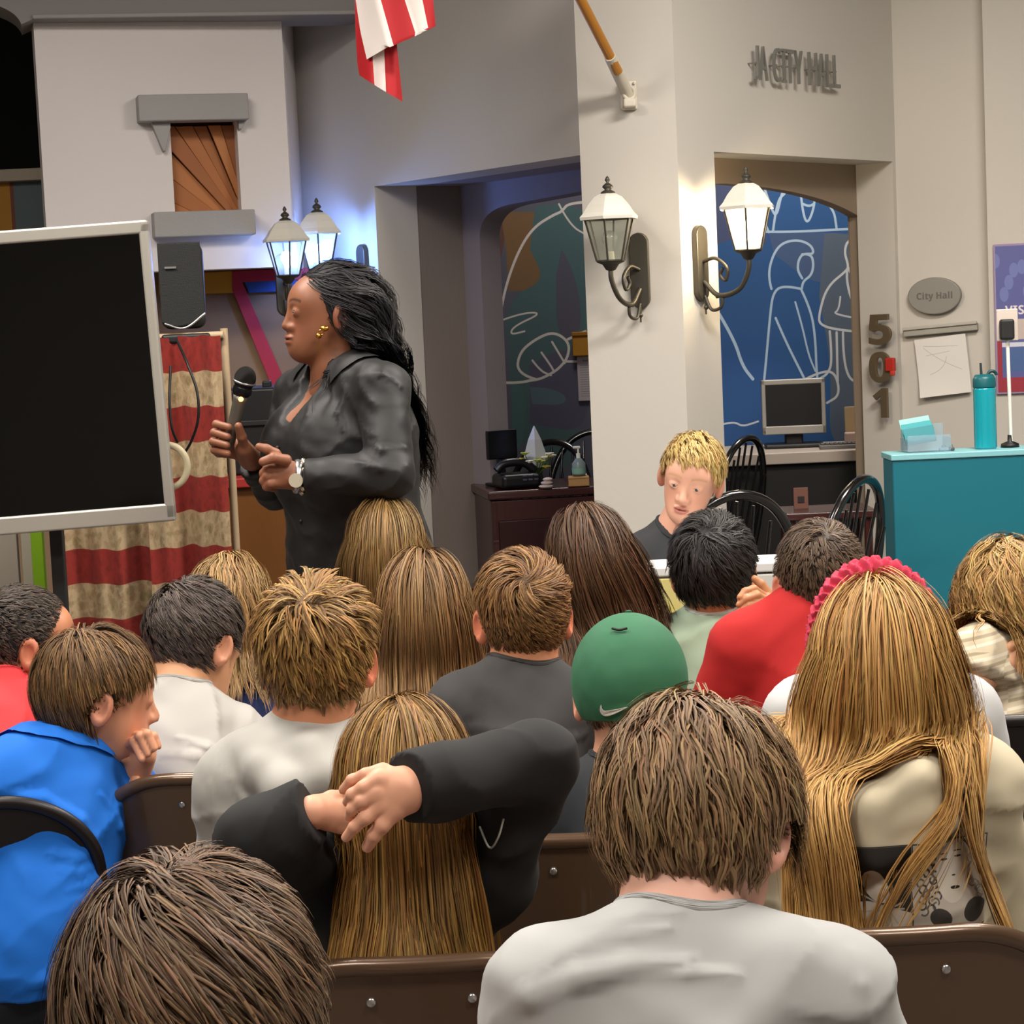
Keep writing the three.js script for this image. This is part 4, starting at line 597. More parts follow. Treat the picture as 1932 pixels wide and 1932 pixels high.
{
  const N = at(985, 1268, 3.74);
  person({ label: 'person in a dark grey T-shirt with swirled chestnut hair faded short at the sides', head: at(987, 1172, 3.76), yaw: 8, pitch: 4, N, S: [at(868, 1335, 3.74), at(1100, 1345, 3.74)], pelvis: seat(N, 0.07), seed: 10, skin: 0xd9966f, flush: 0xd8604a, neck: 1.1, top: { color: 0x3c3b3b, sleeve: 'short', folds: 0.004, ridges: [[0.007, [875, 1372], [960, 1386], [1060, 1394]], [0.006, [1000, 1402], [1050, 1400], [1100, 1388]]] }, hs: 0.96,
    hair: short([0x3a2414, 0x6e4a28, 0xa67c48], { seed: 20, len: (p) => (p.y > 0.07 ? 0.05 : p.y > 0.03 ? 0.035 : 0.016), lift: 0.009, liftAt: (p) => (p.y > 0.06 ? 1.5 : 0.5), whorl: [-0.006, 0.095, 0.085], swirl: 0.9, mess: 0.008, cap: 0.005 }) });
}
// fourth row
{
  const N = at(800, 1292, 4.05);
  person({ label: 'person with straight shoulder-length light brown hair and a white top, just left of the middle', head: at(802, 1160, 4.06), N, S: [at(700, 1350, 4.05), at(905, 1350, 4.05)], pelvis: seat(N, 0.05), hs: 0.97, seed: 11, skin: SKIN.fair, top: { color: 0xd6d2cc, sleeve: 'long' },
    hair: long([0x3f2b19, 0x6d4f2f, 0xa07a4c], { seed: 21, n: 560, len: () => 0.31, tip: 0xb08a58, flow: (l, r, t) => longFlow(l, r, 0.4) }) });
}
{
  const N = at(1520, 1158, 4.02);
  person({ label: 'person in a bright red shirt with cropped brown hair', head: at(1546, 1108, 4.04), yaw: 6, pitch: -4, N, S: [at(1405, 1225, 4.0), at(1620, 1225, 4.02)], pelvis: seat(N, 0.06), hs: 0.98, seed: 12, skin: 0xdb9c80, top: { color: 0xae1717, sleeve: 'short', folds: 0.003, loose: 0.018 }, fat: 1.1,
    hair: short([0x2b2018, 0x4c3b2c, 0x6d5743], { seed: 22, len: (p) => (p.y > 0.09 ? 0.035 : 0.02), lift: 0.007, cap: 0.006, mess: 0.004 }) });
}
{
  const N = at(1350, 1168, 4.4);
  const hand = { cell: 0.004, fingers: [[J(1446, 1128, 4.26, 0.009), J(1422, 1112, 4.24, 0.009), J(1406, 1116, 4.23, 0.008), J(1396, 1127, 4.22, 0.007)], [J(1450, 1138, 4.26, 0.009), J(1428, 1124, 4.23, 0.009), J(1408, 1130, 4.22, 0.008), J(1394, 1141, 4.22, 0.007)], [J(1452, 1148, 4.26, 0.009), J(1432, 1136, 4.23, 0.009), J(1412, 1143, 4.22, 0.008), J(1396, 1154, 4.22, 0.007)], [J(1454, 1156, 4.26, 0.009), J(1438, 1148, 4.23, 0.009), J(1422, 1154, 4.22, 0.008), J(1408, 1164, 4.22, 0.007)], [J(1450, 1120, 4.28, 0.01), J(1436, 1102, 4.28, 0.009), J(1424, 1092, 4.28, 0.008)]], palm: [[J(1472, 1158, 4.28, 0.02), J(1450, 1140, 4.26, 0.02)]] };
  person({ label: 'person with wavy black hair and a pale green T-shirt, fingers folded against the cheek', head: at(1346, 1085, 4.4), yaw: -10, N, S: [at(1258, 1222, 4.4), at(1445, 1225, 4.4)], pelvis: seat(N, 0.06), hs: 0.96, seed: 13, skin: 0xb98058, neck: 1.05, top: { color: 0x9fb49c, sleeve: 'short', collarColor: 0xc9cec6 }, arms: [null, [at(1500, 1290, 4.38), at(1474, 1162, 4.3)]].map((a, i) => a ?? undefined), hands: [null, hand],
    hair: short(BLACK, { seed: 23, n: 900, kids: 6, len: (p) => (p.y > 0.0 ? 0.055 : 0.04), lift: 0.015, cap: 0.009, mess: 0.012, jitter: 0.7, wave: 0.25, waveF: 1.6 }) });
}
{
  const N = at(1140, 1190, 4.4);
  person({ label: 'person with long dark brown wavy hair, in front of the dark red desk', head: at(1118, 1062, 4.4), roll: 12, yaw: 8, N, S: [at(1045, 1250, 4.4), at(1235, 1250, 4.4)], pelvis: seat(N, 0.05), hs: 0.97, seed: 14, skin: SKIN.mid, top: { color: 0x3a4038, sleeve: 'long' },
    hair: long([0x22150d, 0x47301d, 0x74543a], { seed: 24, n: 600, len: () => 0.36, wave: 0.14, waveF: 0.9, flow: (l, r, t) => longFlow(l, r, 0.4, t > 0.3 ? 0.22 : 0.08) }) });
}
{
  const N = at(450, 1252, 4.55);
  person({ label: 'person in a navy blue top with short sandy waves, in front of the wooden cabinet', head: at(438, 1155, 4.56), yaw: -12, N, S: [at(392, 1320, 4.5), at(535, 1315, 4.6)], pelvis: seat(N, 0.05), hs: 0.95, seed: 15, skin: SKIN.fair, top: { color: 0x1c2c58, sleeve: 'long' },
    hair: long([0x4d3820, 0x8b6a40, 0xb8955e], { seed: 25, n: 500, kids: 6, len: () => 0.19, steps: 9, lift: 0.015, wave: 0.3, waveF: 1.2 }) });
}
{
  const N = at(728, 1150, 4.8);
  person({ label: 'person with long straight mousy hair, in front of the woman with the microphone', head: at(730, 1042, 4.8), N, S: [at(640, 1205, 4.8), at(815, 1205, 4.8)], pelvis: seat(N, 0.05), hs: 0.97, seed: 16, skin: SKIN.fair, top: { color: 0x9a9088, sleeve: 'long' },
    hair: long([0x4b3720, 0x7e6038, 0xa98550], { seed: 26, n: 500, len: () => 0.36, flow: (l, r, t) => longFlow(l, r, 0.5) }) });
}
{
  const N = at(12, 1305, 4.3);
  person({ label: 'person in a coral red T-shirt with cropped dark hair, at the left edge looking right', head: at(52, 1222, 4.35), yaw: -66, pitch: 0, N, S: [at(-75, 1360, 4.2), at(55, 1365, 4.45)], pelvis: seat(N, 0.08), hs: 1.0, seed: 17, skin: 0xbf7f5a, flush: 0xd07058, top: { color: 0xd83c40, sleeve: 'short' }, legs: { color: 0x2a2d34, turn: -30 },
    hair: short([0x171210, 0x332a24, 0x5b4b3c], { seed: 27, len: (p) => (p.y > 0.09 ? 0.03 : 0.014), lift: 0.005, cap: 0.004, mess: 0.003, whorl: [0, 0.1, 0.07] }) });
}
{
  const N = at(1895, 1235, 4.1);
  const hd = { cell: 0.005, fingers: [[J(1905, 1238, 4.0, 0.009), J(1925, 1228, 3.99, 0.009), J(1938, 1232, 3.99, 0.008)], [J(1905, 1248, 4.0, 0.009), J(1928, 1240, 3.99, 0.009), J(1940, 1244, 3.99, 0.008)], [J(1905, 1256, 4.0, 0.009), J(1928, 1252, 3.99, 0.009), J(1938, 1256, 3.99, 0.008)], [J(1904, 1263, 4.0, 0.009), J(1924, 1264, 3.99, 0.008), J(1934, 1266, 3.99, 0.007)], [J(1895, 1230, 4.0, 0.01), J(1910, 1218, 3.99, 0.009), J(1922, 1212, 3.99, 0.008)]], palm: [[J(1885, 1248, 4.0, 0.02), J(1905, 1250, 4.0, 0.021)]] };
  person({ label: 'person with curly blond hair and a cream patterned top at the right edge, arm bent', head: at(1905, 1138, 4.12), yaw: -25, N, S: [at(1846, 1240, 4.02), at(1990, 1230, 4.15)], pelvis: seat(N, 0.08, 0.05), hs: 0.98, seed: 18, skin: 0xd9a27e, arms: [[at(1842, 1300, 3.99), at(1882, 1250, 4.0)], [at(2010, 1350, 4.2), at(1990, 1420, 4.4)]], hands: [hd, null], top: { color: 0xffffff, mat: { map: stripeTex }, collarColor: 0xb0a388, sleeve: 'short', folds: 0.009 }, legs: { color: 0x17161a },
    hair: long([0x5b4224, 0xa07a44, 0xd0ab6c], { seed: 28, n: 600, kids: 6, len: () => 0.27, steps: 16, lift: 0.018, wave: 0.75, waveF: 1.3, jitter: 0.4 }) });
}
// boy facing the room at the table
{
  const N = at(1272, 1008, 5.68);
  const c = person({ label: 'boy with short pale blond hair and dark grey T-shirt, facing us behind the white table', head: at(1303, 908, 5.6), yaw: 164, pitch: -12, roll: 14, N, S: [at(1362, 1058, 5.68), at(1212, 1048, 5.68)], pelvis: seat(N, -0.05), hs: 0.96, hc: 0.0033, sc: 0.01, face: 2, eyeOpen: 0.75, gaze: -0.3, iris: 0x4a4a44, seed: 19, skin: 0xe6ae94, brow: 0xb08c5a, browK: 0.5, top: { color: 0x3d3f42, sleeve: 'short' },
    hair: short([0x8a6c3c, 0xc2a05e, 0xe4cc8c], { seed: 29, n: 700, len: (p) => (p.y > 0.05 ? 0.05 : 0.025), lift: 0.012, whorl: [0, 0.11, 0.05], wave: 0.5, waveF: 1.8, jitter: 0.6 }) });
  decal(c, N.clone().addScaledVector(c.up, -0.13).addScaledVector(c.fw, 0.05), 0.16, 0.07, (g, w, h) => { g.fillStyle = '#46474a'; g.fillRect(0, 0, w, h); g.fillStyle = '#c98a72'; g.fillRect(w * 0.08, h * 0.5, w * 0.84, h * 0.36); g.fillStyle = '#9a4a52'; g.fillRect(w * 0.1, h * 0.12, w * 0.8, h * 0.26); g.fillStyle = '#3d3f42'; for (let i = 0; i < 6; i++) g.fillRect(w * (0.14 + i * 0.14), h * 0.5, w * 0.03, h * 0.36); }, 'print', 'faded pink chest print', -1, 256);
}
// the woman with the microphone
let speakerContext;
{
  const N = at(640, 690, 5.02), P = V(N.x + 0.03, 0.95, N.z - 0.02);
  const rh = { cell: 0.003, skin: 0x8d5a40, fingers: [
    [J(452, 826, 5.1, 0.0105), J(416, 806, 5.07, 0.0105), J(408, 800, 5.02, 0.0095), J(432, 806, 5.0, 0.0085)], [J(452, 838, 5.1, 0.0105), J(410, 822, 5.07, 0.0105), J(404, 816, 5.02, 0.0095), J(430, 824, 5.0, 0.0085)],
    [J(452, 850, 5.1, 0.0105), J(408, 838, 5.07, 0.0105), J(402, 833, 5.02, 0.0095), J(428, 840, 5.0, 0.0085)], [J(454, 860, 5.1, 0.01), J(412, 855, 5.07, 0.0098), J(404, 849, 5.03, 0.009), J(430, 856, 5.0, 0.008)],
    [J(462, 850, 5.06, 0.013), J(456, 824, 5.02, 0.0115), J(450, 804, 5.0, 0.0095)]], palm: [[J(474, 868, 5.12, 0.026), J(450, 838, 5.09, 0.024)], [J(472, 866, 5.1, 0.024), J(460, 848, 5.06, 0.02)]] };
  const lh = { cell: 0.003, skin: 0x8d5a40, fingers: [
    [J(532, 872, 4.77, 0.0125), J(520, 856, 4.74, 0.0115), J(503, 847, 4.73, 0.0105), J(489, 843, 4.73, 0.009)], [J(532, 886, 4.77, 0.012), J(506, 884, 4.75, 0.0115), J(498, 893, 4.76, 0.0105), J(512, 898, 4.79, 0.0095)],
    [J(532, 898, 4.77, 0.012), J(506, 898, 4.75, 0.0115), J(498, 907, 4.76, 0.0105), J(512, 912, 4.79, 0.0095)], [J(534, 910, 4.77, 0.0115), J(510, 912, 4.75, 0.0105), J(503, 918, 4.76, 0.0098), J(516, 921, 4.79, 0.009)],
    [J(540, 868, 4.74, 0.013), J(516, 864, 4.72, 0.0115), J(496, 871, 4.72, 0.0098)]], palm: [[J(556, 897, 4.78, 0.027), J(528, 880, 4.77, 0.024)], [J(556, 900, 4.78, 0.027), J(528, 903, 4.77, 0.023)]] };
  const c = person({ label: 'woman with long black hair and black shirt standing and holding a microphone', head: at(619, 599, 5.0), yaw: 107, pitch: 4, roll: 0, N, S: [at(722, 735, 4.85), at(566, 745, 5.2)], pelvis: P, hs: 1.0, hc: 0.0033, sc: 0.0095, face: 2, seed: 20, fat: 1.28, bust: true, arm: 1.22, neck: 1.0, nose: -0.099, noseW: 1.35, lips: 1.25, eyeOpen: 0.7, skin: 0x8a573c, flush: 0x8a4a36, lip: 0x7c4038, brow: 0x1a1210, iris: 0x22150e, gaze: -0.25,
    arms: [[at(738, 895, 4.76), at(560, 898, 4.78)], [at(520, 920, 5.26), at(476, 870, 5.13)]], hands: [lh, rh], legs: { stand: true, color: 0x15171d, r: 1.25, shoe: 0x151515 },
    top: { color: 0x171718, sleeve: 'long', folds: 0.004, ff: 1.5, ridges: [[0.008, [690, 832], [722, 850], [765, 846]], [0.008, [670, 872], [720, 884], [768, 880]], [0.006, [592, 745], [582, 785], [560, 835]], [0.005, [676, 712], [720, 706], [758, 728]], [0.007, [655, 730], [640, 780], [650, 815]]], armK: 0.012, leaf: 0.045, leafA: -0.2, loose: 0.009, hem: -0.12, vneck: 0.1, collar: false, rough: 0.6, cut: 0.1 },
    hair: long([0x0c0a0b, 0x17151a, 0x2c2a30], { gain: 1, cap: 0.004, seed: 30, n: 780, kids: 6, len: () => 0.44, steps: 16, lift: 0.014, wave: 0.55, waveF: 1.2, jitter: 0.28, mess: 0.03, width: 0.003, gravity: 0.35, follow: 0.6, line: 0, flow: (l, r, t) => (l.z < 0.075 && l.y > -0.05 ? V(r.x * 2, l.y > 0.05 ? -0.1 : -0.5, 1.1).normalize() : V(-0.05, -1, 0.32).normalize()) }) });
  speakerContext = c;
  // collar leaves, buttons, cuffs
  for (let k = 0; k < 3; k++) { const q = N.clone().addScaledVector(c.fw, 0.3).addScaledVector(c.up, -0.17 - k * 0.09); for (let i = 0; i < 400 && c.shirt(q.x, q.y, q.z) > 0.002; i++) q.addScaledVector(c.fw, -0.001); c.add('button', new THREE.SphereGeometry(0.0055, 12, 8).translate(q.x, q.y, q.z), MAT.darkPlastic); }
  // earring and watch
  const er = at(612, 620, 4.905); c.add('earring', join([new THREE.SphereGeometry(0.0085, 14, 10).scale(1.2, 0.8, 0.6).translate(er.x, er.y, er.z), new THREE.SphereGeometry(0.007, 14, 10).translate(er.x - 0.014, er.y - 0.016, er.z), ROD(V(er.x - 0.014, er.y - 0.02, er.z), V(er.x - 0.014, er.y - 0.062, er.z), 0.0012), new THREE.TorusGeometry(0.006, 0.0016, 6, 16).translate(er.x - 0.007, er.y - 0.008, er.z)]), MAT.gold);
  const wc = at(561, 899, 4.785), wd = at(600, 900, 4.79).sub(at(540, 897, 4.775)).normalize(), wq = new THREE.Quaternion().setFromUnitVectors(V(0, 0, 1), wd);
  const band = new THREE.TorusGeometry(0.034, 0.0055, 8, 40).scale(1, 1, 1.6).applyQuaternion(wq).translate(wc.x, wc.y, wc.z), dial = CYL(0.016, 0.016, 0.009, 0, 0, 0, 24).rotateX(Math.PI / 2).translate(wc.x, wc.y - 0.006, wc.z + 0.036), links = []; for (let i = 0; i < 10; i++) { const a = i / 10 * 6.283, v = V(Math.cos(a) * 0.036, Math.sin(a) * 0.036, 0.012).applyQuaternion(wq); links.push(new THREE.SphereGeometry(0.007, 8, 6).translate(wc.x + v.x, wc.y + v.y, wc.z + v.z)); }
  const wt = c.add('watch', band, MAT.steel); c.add('dial', dial, mat(0xe8e0c8, 0.3, { metalness: 0.5 }), undefined, wt); c.add('bracelet', join(links), mat(0xd9d2c0, 0.25, { metalness: 0.9 }));
}
// ---------------------------------------------------------------- folding chairs
const chairBrown = mat(0x5e4836, 0.3, { metalness: 0.4, clearcoat: 0.3 }), chairDark = mat(0x1c1717, 0.4, { metalness: 0.3 }), rubber = mat(0x151515, 0.8);
function foldingChair(metal, label) {
  const t = thing('folding_chair', label, 'chair', V(0, 0, 0), 0);
  const W = 0.225, T = 0.795, Bt = 0.575, r = 0.13;
  const s = new THREE.Shape(); s.moveTo(-W, Bt); s.lineTo(W, Bt); s.lineTo(W, T - r); s.quadraticCurveTo(W, T, W - r * 1.15, T); s.lineTo(-W + r * 1.15, T); s.quadraticCurveTo(-W, T, -W, T - r);
  const bend = (g) => { const p = g.attributes.position; for (let i = 0; i < p.count; i++) { const x = p.getX(i), y = p.getY(i); p.setZ(i, p.getZ(i) + 0.19 + (y - 0.5) * 0.2 - x * x * 0.75); } g.computeVertexNormals(); return g; };
  // panel as a grid so that it bends smoothly
  const grid = new THREE.PlaneGeometry(2, 1, 40, 14), gp = grid.attributes.position; for (let i = 0; i < gp.count; i++) { const u = gp.getX(i), v = gp.getY(i) + 0.5, y = Bt + (T - Bt) * v, k = Math.max(0, (y - (T - r)) / r), w = W - r * 1.15 * (1 - Math.sqrt(Math.max(0, 1 - k ** 2.4))); gp.setXYZ(i, u * w, y, 0); }
  const g2 = grid.clone(); g2.translate(0, 0, -0.006); g2.index.array.reverse();
  mesh('backrest', [bend(grid), bend(g2)], metal, t);
  const rim = []; for (let i = 0; i <= 40; i++) { const a = i / 40; let x, y; if (a < 0.2) { x = -W; y = lerp(Bt, T - r, a / 0.2); } else if (a < 0.4) { const b = (a - 0.2) / 0.2 * Math.PI / 2; x = -W + r * 1.15 * (1 - Math.cos(b)); y = T - r + r * Math.sin(b); } else if (a < 0.6) { x = lerp(-W + r * 1.15, W - r * 1.15, (a - 0.4) / 0.2); y = T; } else if (a < 0.8) { const b = (a - 0.6) / 0.2 * Math.PI / 2; x = W - r * 1.15 * (1 - Math.sin(b)); y = T - r + r * Math.cos(b); } else { x = W; y = lerp(T - r, Bt, (a - 0.8) / 0.2); } rim.push(V(x, y, 0.187 + (y - 0.5) * 0.2 - x * x * 0.75)); }
  mesh('frame', TUBE(rim, 0.0115, 120, 10), metal, t);
  for (const e of [-1, 1]) {
    const z0 = rim[0].z; mesh('leg', TUBE([V(e * W, Bt + 0.02, z0), V(e * W, 0.44, z0 - 0.05), V(e * W, 0.22, -0.1), V(e * W, 0.012, -0.24)], 0.0115, 24, 10), metal, t);
    mesh('leg', TUBE([V(e * (W - 0.028), 0.43, -0.13), V(e * (W - 0.028), 0.22, 0.06), V(e * (W - 0.028), 0.012, 0.27)], 0.011, 20, 10), metal, t);
    mesh('foot', CYL(0.014, 0.015, 0.025, e * W, 0.0125, -0.242), rubber, t); mesh('foot', CYL(0.014, 0.015, 0.025, e * (W - 0.028), 0.0125, 0.27), rubber, t);
    mesh('rivet', new THREE.SphereGeometry(0.006, 10, 6).scale(1, 1, 0.5).translate(e * 0.06, T - 0.045, 0.192 + (T - 0.545) * 0.2 - 0.0027), MAT.steel, t);
  }
  mesh('crossbar', ROD(V(-W, 0.2, -0.115), V(W, 0.2, -0.115), 0.008), metal, t); mesh('crossbar', ROD(V(-W + 0.03, 0.16, 0.12), V(W - 0.03, 0.16, 0.12), 0.008), metal, t);
  mesh('seat', RBOX(0.39, 0.024, 0.39, 0.011, 0, 0.445, -0.02), metal, t);
  return t;
}
let chairOne = null;
const chairProto = foldingChair(chairBrown, 'brown metal folding chair behind the person with hands on the head, wide curved back');
function placeChair(px, py, d, label, yaw = 0, metal) { // px, py: middle of the top edge of its back
  const p = at(px, py, d); let t;
  if (!chairOne) t = chairOne = chairProto; else { t = chairOne.clone(); t.name = numbered('folding_chair'); t.userData = { label, category: 'chair' }; scene.add(t); }
  if (metal) t.traverse((m) => { if (m.isMesh && m.material === chairBrown) m.material = metal; });
  t.rotation.y = yaw; const o = V(0, 0, 0.245).applyAxisAngle(UP, yaw); t.position.set(p.x - o.x, 0, p.z - o.z); return t;
}
placeChair(790, 1782, 2.5, '');
placeChair(1690, 1748, 2.53, 'dark brown folding chair at the bottom right, behind the cream hoodie', 0);
placeChair(1120, 1578, 3.06, 'brown folding chair behind the person in the green cap', 0);
placeChair(520, 1606, 3.05, 'folding chair behind the pale grey hoodie, almost hidden', 0);
placeChair(405, 1450, 3.6, 'brown folding chair with a pale worn top edge behind the grey crew-neck T-shirt', 0);
placeChair(-95, 1500, 3.48, 'dark folding chair at the left edge behind the bright blue jacket', 0, chairDark);
placeChair(985, 1470, 3.52, 'folding chair behind the dark grey T-shirt, hidden by the raised arm', 0);
placeChair(1655, 1500, 3.1, 'folding chair hidden behind the cream hoodie', 0);
placeChair(1080, 1214, 4.0, 'olive-grey folding chair top between the chestnut-haired person and the green cap', 0, mat(0x77735a, 0.5));
placeChair(1500, 1362, 3.85, 'folding chair behind the bright red shirt', 0);
placeChair(1955, 1372, 3.78, 'black folding chair at the right edge beside the curly-haired person', 0, chairDark);
// ---------------------------------------------------------------- bow-back chairs
function bowChair(label, pos, yaw, first) {
  let t;
  if (!first) {
    t = thing('bow_back_chair', label, 'chair', pos, yaw); const blk = mat(0x0d0c0c, 0.22, { clearcoat: 0.7 });
    mesh('bow', TUBE([V(-0.2, 0.45, 0.16), V(-0.215, 0.62, 0.2), V(-0.19, 0.84, 0.25), V(-0.11, 0.97, 0.28), V(0, 1.01, 0.29), V(0.11, 0.97, 0.28), V(0.19, 0.84, 0.25), V(0.215, 0.62, 0.2), V(0.2, 0.45, 0.16)], 0.015, 60, 10), blk, t);
    for (let i = 0; i < 7; i++) { const x = (i - 3) * 0.052, top = 0.99 - Math.abs(i - 3) ** 2 * 0.016; mesh('spindle', ROD(V(x * 0.85, 0.45, 0.17), V(x, top, 0.28), 0.0065, 0.005), blk, t); }
    mesh('seat', new THREE.SphereGeometry(1, 30, 14).scale(0.225, 0.022, 0.21).translate(0, 0.44, 0), blk, t);
    for (const [x, z] of [[-1, -1], [1, -1], [-1, 1], [1, 1]]) mesh('leg', LATHE([[0.012, 0], [0.017, 0.12], [0.02, 0.2], [0.014, 0.28], [0.016, 0.43]], 12).applyMatrix4(new THREE.Matrix4().makeShear(0, 0, -x * 0.16, 0, -z * 0.16, 0)).translate(x * 0.2, 0, z * 0.19), blk, t);
    mesh('stretcher', ROD(V(-0.17, 0.2, 0), V(0.17, 0.2, 0), 0.009), blk, t);
  } else { t = first.clone(); t.name = numbered('bow_back_chair'); t.userData = { label, category: 'chair' }; scene.add(t); t.position.copy(pos); t.rotation.y = yaw; }
  return t;
}
const flr = (px, d) => plan(px, d);
const bowAt = (px, d, yaw) => plan(px - 12, d).sub(V(0.29 * Math.sin(yaw), 0, 0.29 * Math.cos(yaw)));
const bow1 = bowChair('black bow-back chair with a glossy hoop, in front of the right doorway beside the boy', bowAt(1392, 6.1, 0.3), 0.3);
bowChair('black bow-back chair turned sideways beside the teal counter', bowAt(1632, 6.45, 0.95), 0.95, bow1);
bowChair('black bow-back chair pulled up to the white desk in the right room', bowAt(1415, 8.75, 0.95), 0.95, bow1);
bowChair('black bow-back chair behind the dark red desk, next to the pump bottle', bowAt(1045, 9.1, 2.6), 2.6, bow1);
bowChair('black bow-back chair half hidden by the corner pillar behind the dark red desk', bowAt(1124, 9.75, 3.0), 3.0, bow1);
// ---------------------------------------------------------------- lanterns
function lantern(w, px, py, label, lit, scale = 1, side = 0, arm = 0.19) {
  const q = onWall(w, px, py, 0.012), t = thing('wall_lantern', label, 'lamp', q.p, Math.atan2(w.n.x, w.n.z));
  t.scale.setScalar(scale);
  const iron = MAT.bronze, z = arm, x = side;
  const pl = new THREE.Shape(); pl.moveTo(-0.03, -0.13); pl.quadraticCurveTo(-0.03, -0.155, 0, -0.165); pl.quadraticCurveTo(0.03, -0.155, 0.03, -0.13); pl.lineTo(0.03, 0.06); pl.quadraticCurveTo(0.03, 0.09, 0, 0.094); pl.quadraticCurveTo(-0.03, 0.09, -0.03, 0.06);
  mesh('back_plate', SLAB(pl, 0.018, 0.004).translate(0, 0, -0.012), iron, t);
  mesh('scroll_arm', [TUBE([V(0, -0.1, 0.01), V(x * 0.3, -0.15, z * 0.35), V(x * 0.7, -0.13, z * 0.8), V(x, -0.06, z), V(x, -0.02, z)], 0.009, 40, 8),
    TUBE([V(0, -0.03, 0.01), V(x * 0.35, -0.02, z * 0.3), V(x * 0.6, -0.06, z * 0.55), V(x * 0.5, -0.1, z * 0.5), V(x * 0.35, -0.08, z * 0.4), V(x * 0.42, -0.055, z * 0.46)], 0.0065, 40, 8),
    TUBE([V(0, -0.15, 0.012), V(x * 0.15, -0.2, z * 0.2), V(x * 0.4, -0.19, z * 0.4), V(x * 0.4, -0.155, z * 0.42), V(x * 0.28, -0.155, z * 0.3)], 0.006, 36, 8),
    new THREE.SphereGeometry(0.009, 10, 8).translate(0, -0.19, 0.015), ROD(V(0, -0.16, 0.012), V(0, -0.215, 0.014), 0.005, 0.003)], iron, t);
  mesh('cup', LATHE([[0.006, -0.035], [0.018, -0.03], [0.03, -0.012], [0.05, -0.004], [0.052, 0.004], [0.0, 0.004]], 6).translate(x, 0, z), iron, t);
  const r0 = 0.05, r1 = 0.088, h = 0.145, hex = (r, a) => [Math.sin(a) * r, Math.cos(a) * r];
  const roof = LATHE([[0.104, h - 0.004], [0.106, h + 0.006], [0.092, h + 0.02], [0.074, h + 0.047], [0.05, h + 0.074], [0.03, h + 0.084], [0.0, h + 0.088]], 6).toNonIndexed(); roof.computeVertexNormals(); mesh('roof', roof.translate(x, 0, z), mat(0xe4e0d4, 0.5), t);
  mesh('finial', LATHE([[0.0, h + 0.145], [0.005, h + 0.14], [0.009, h + 0.13], [0.004, h + 0.122], [0.016, h + 0.113], [0.019, h + 0.106], [0.01, h + 0.098], [0.024, h + 0.09], [0.026, h + 0.084], [0, h + 0.082]], 14).translate(x, 0, z), iron, t);
  for (let i = 0; i < 6; i++) {
    const a0 = i * Math.PI / 3, a1 = a0 + Math.PI / 3, [x0, z0] = hex(r0, a0), [x1, z1] = hex(r1, a0), [x2, z2] = hex(r0, a1), [x3, z3] = hex(r1, a1);
    mesh('bar', ROD(V(x + x0, 0, z + z0), V(x + x1, h, z + z1), 0.0035), iron, t);
    const g = new THREE.BufferGeometry(); g.setAttribute('position', new THREE.Float32BufferAttribute([x + x0 * 0.96, 0.003, z + z0 * 0.96, x + x2 * 0.96, 0.003, z + z2 * 0.96, x + x1 * 0.96, h - 0.003, z + z1 * 0.96, x + x3 * 0.96, h - 0.003, z + z3 * 0.96], 3)); g.setIndex([0, 1, 2, 2, 1, 3]); g.computeVertexNormals(); g.setAttribute('uv', new THREE.Float32BufferAttribute([0, 0, 1, 0, 0, 1, 1, 1], 2));
    mesh('pane', g, lit ? mat(0xffffff, 0.35, { transmission: 1, thickness: 0, side: THREE.DoubleSide }) : mat(0xdfe2dc, 0.12, { transmission: 0.9, thickness: 0, side: THREE.DoubleSide }), t);
  }
  mesh('rim', new THREE.TorusGeometry(r1, 0.005, 6, 6).rotateX(Math.PI / 2).rotateY(Math.PI / 6).translate(x, h, z), iron, t);
  mesh('socket', CYL(0.013, 0.015, 0.03, x, 0.018, z), lit ? MAT.white : mat(0xcfc8b4, 0.5), t);
  const bulb = LATHE([[0.0, 0.028], [0.012, 0.03], [0.014, 0.045], [0.026, 0.066], [0.028, 0.08], [0.02, 0.098], [0.0, 0.106]], 18).translate(x, 0, z);
  mesh('bulb', bulb, lit ? new THREE.MeshStandardMaterial({ color: 0xffffff, emissive: lit.c, emissiveIntensity: lit.e }) : mat(0xf2f2ec, 0.1, { transmission: 0.8, thickness: 0 }), t);
  if (lit) { const L = new THREE.PointLight(lit.c, lit.I, 0, 2); L.position.set(x, 0.07, z); L.shadow.radius = 1.4; L.castShadow = true; t.add(L); L.name = 'lamp_glow'; }
  return t;
}
lantern(WC, 1206, 492, 'unlit bronze lantern with a cream hexagonal roof on the corner pillar', null, 1.0, -0.07, 0.17);
lantern(WD, 1322, 478, 'brightly lit warm white lantern beside the right doorway', { c: 0xffe6bd, e: 5, I: 0.22 }, 1.0, 0, 0.2);
lantern(WB, 684, 506, 'lit bluish-white lantern on the grey wall above the head of the woman', { c: 0x6e9bff, e: 4, I: 0.16 }, 1.0, 0, 0.2);
lantern(WA, 535, 522, 'lit bluish-white lantern on the corner of the pale wall, left of its twin', { c: 0x8fb0ff, e: 3, I: 0.022 }, 0.95, 0, 0.12);
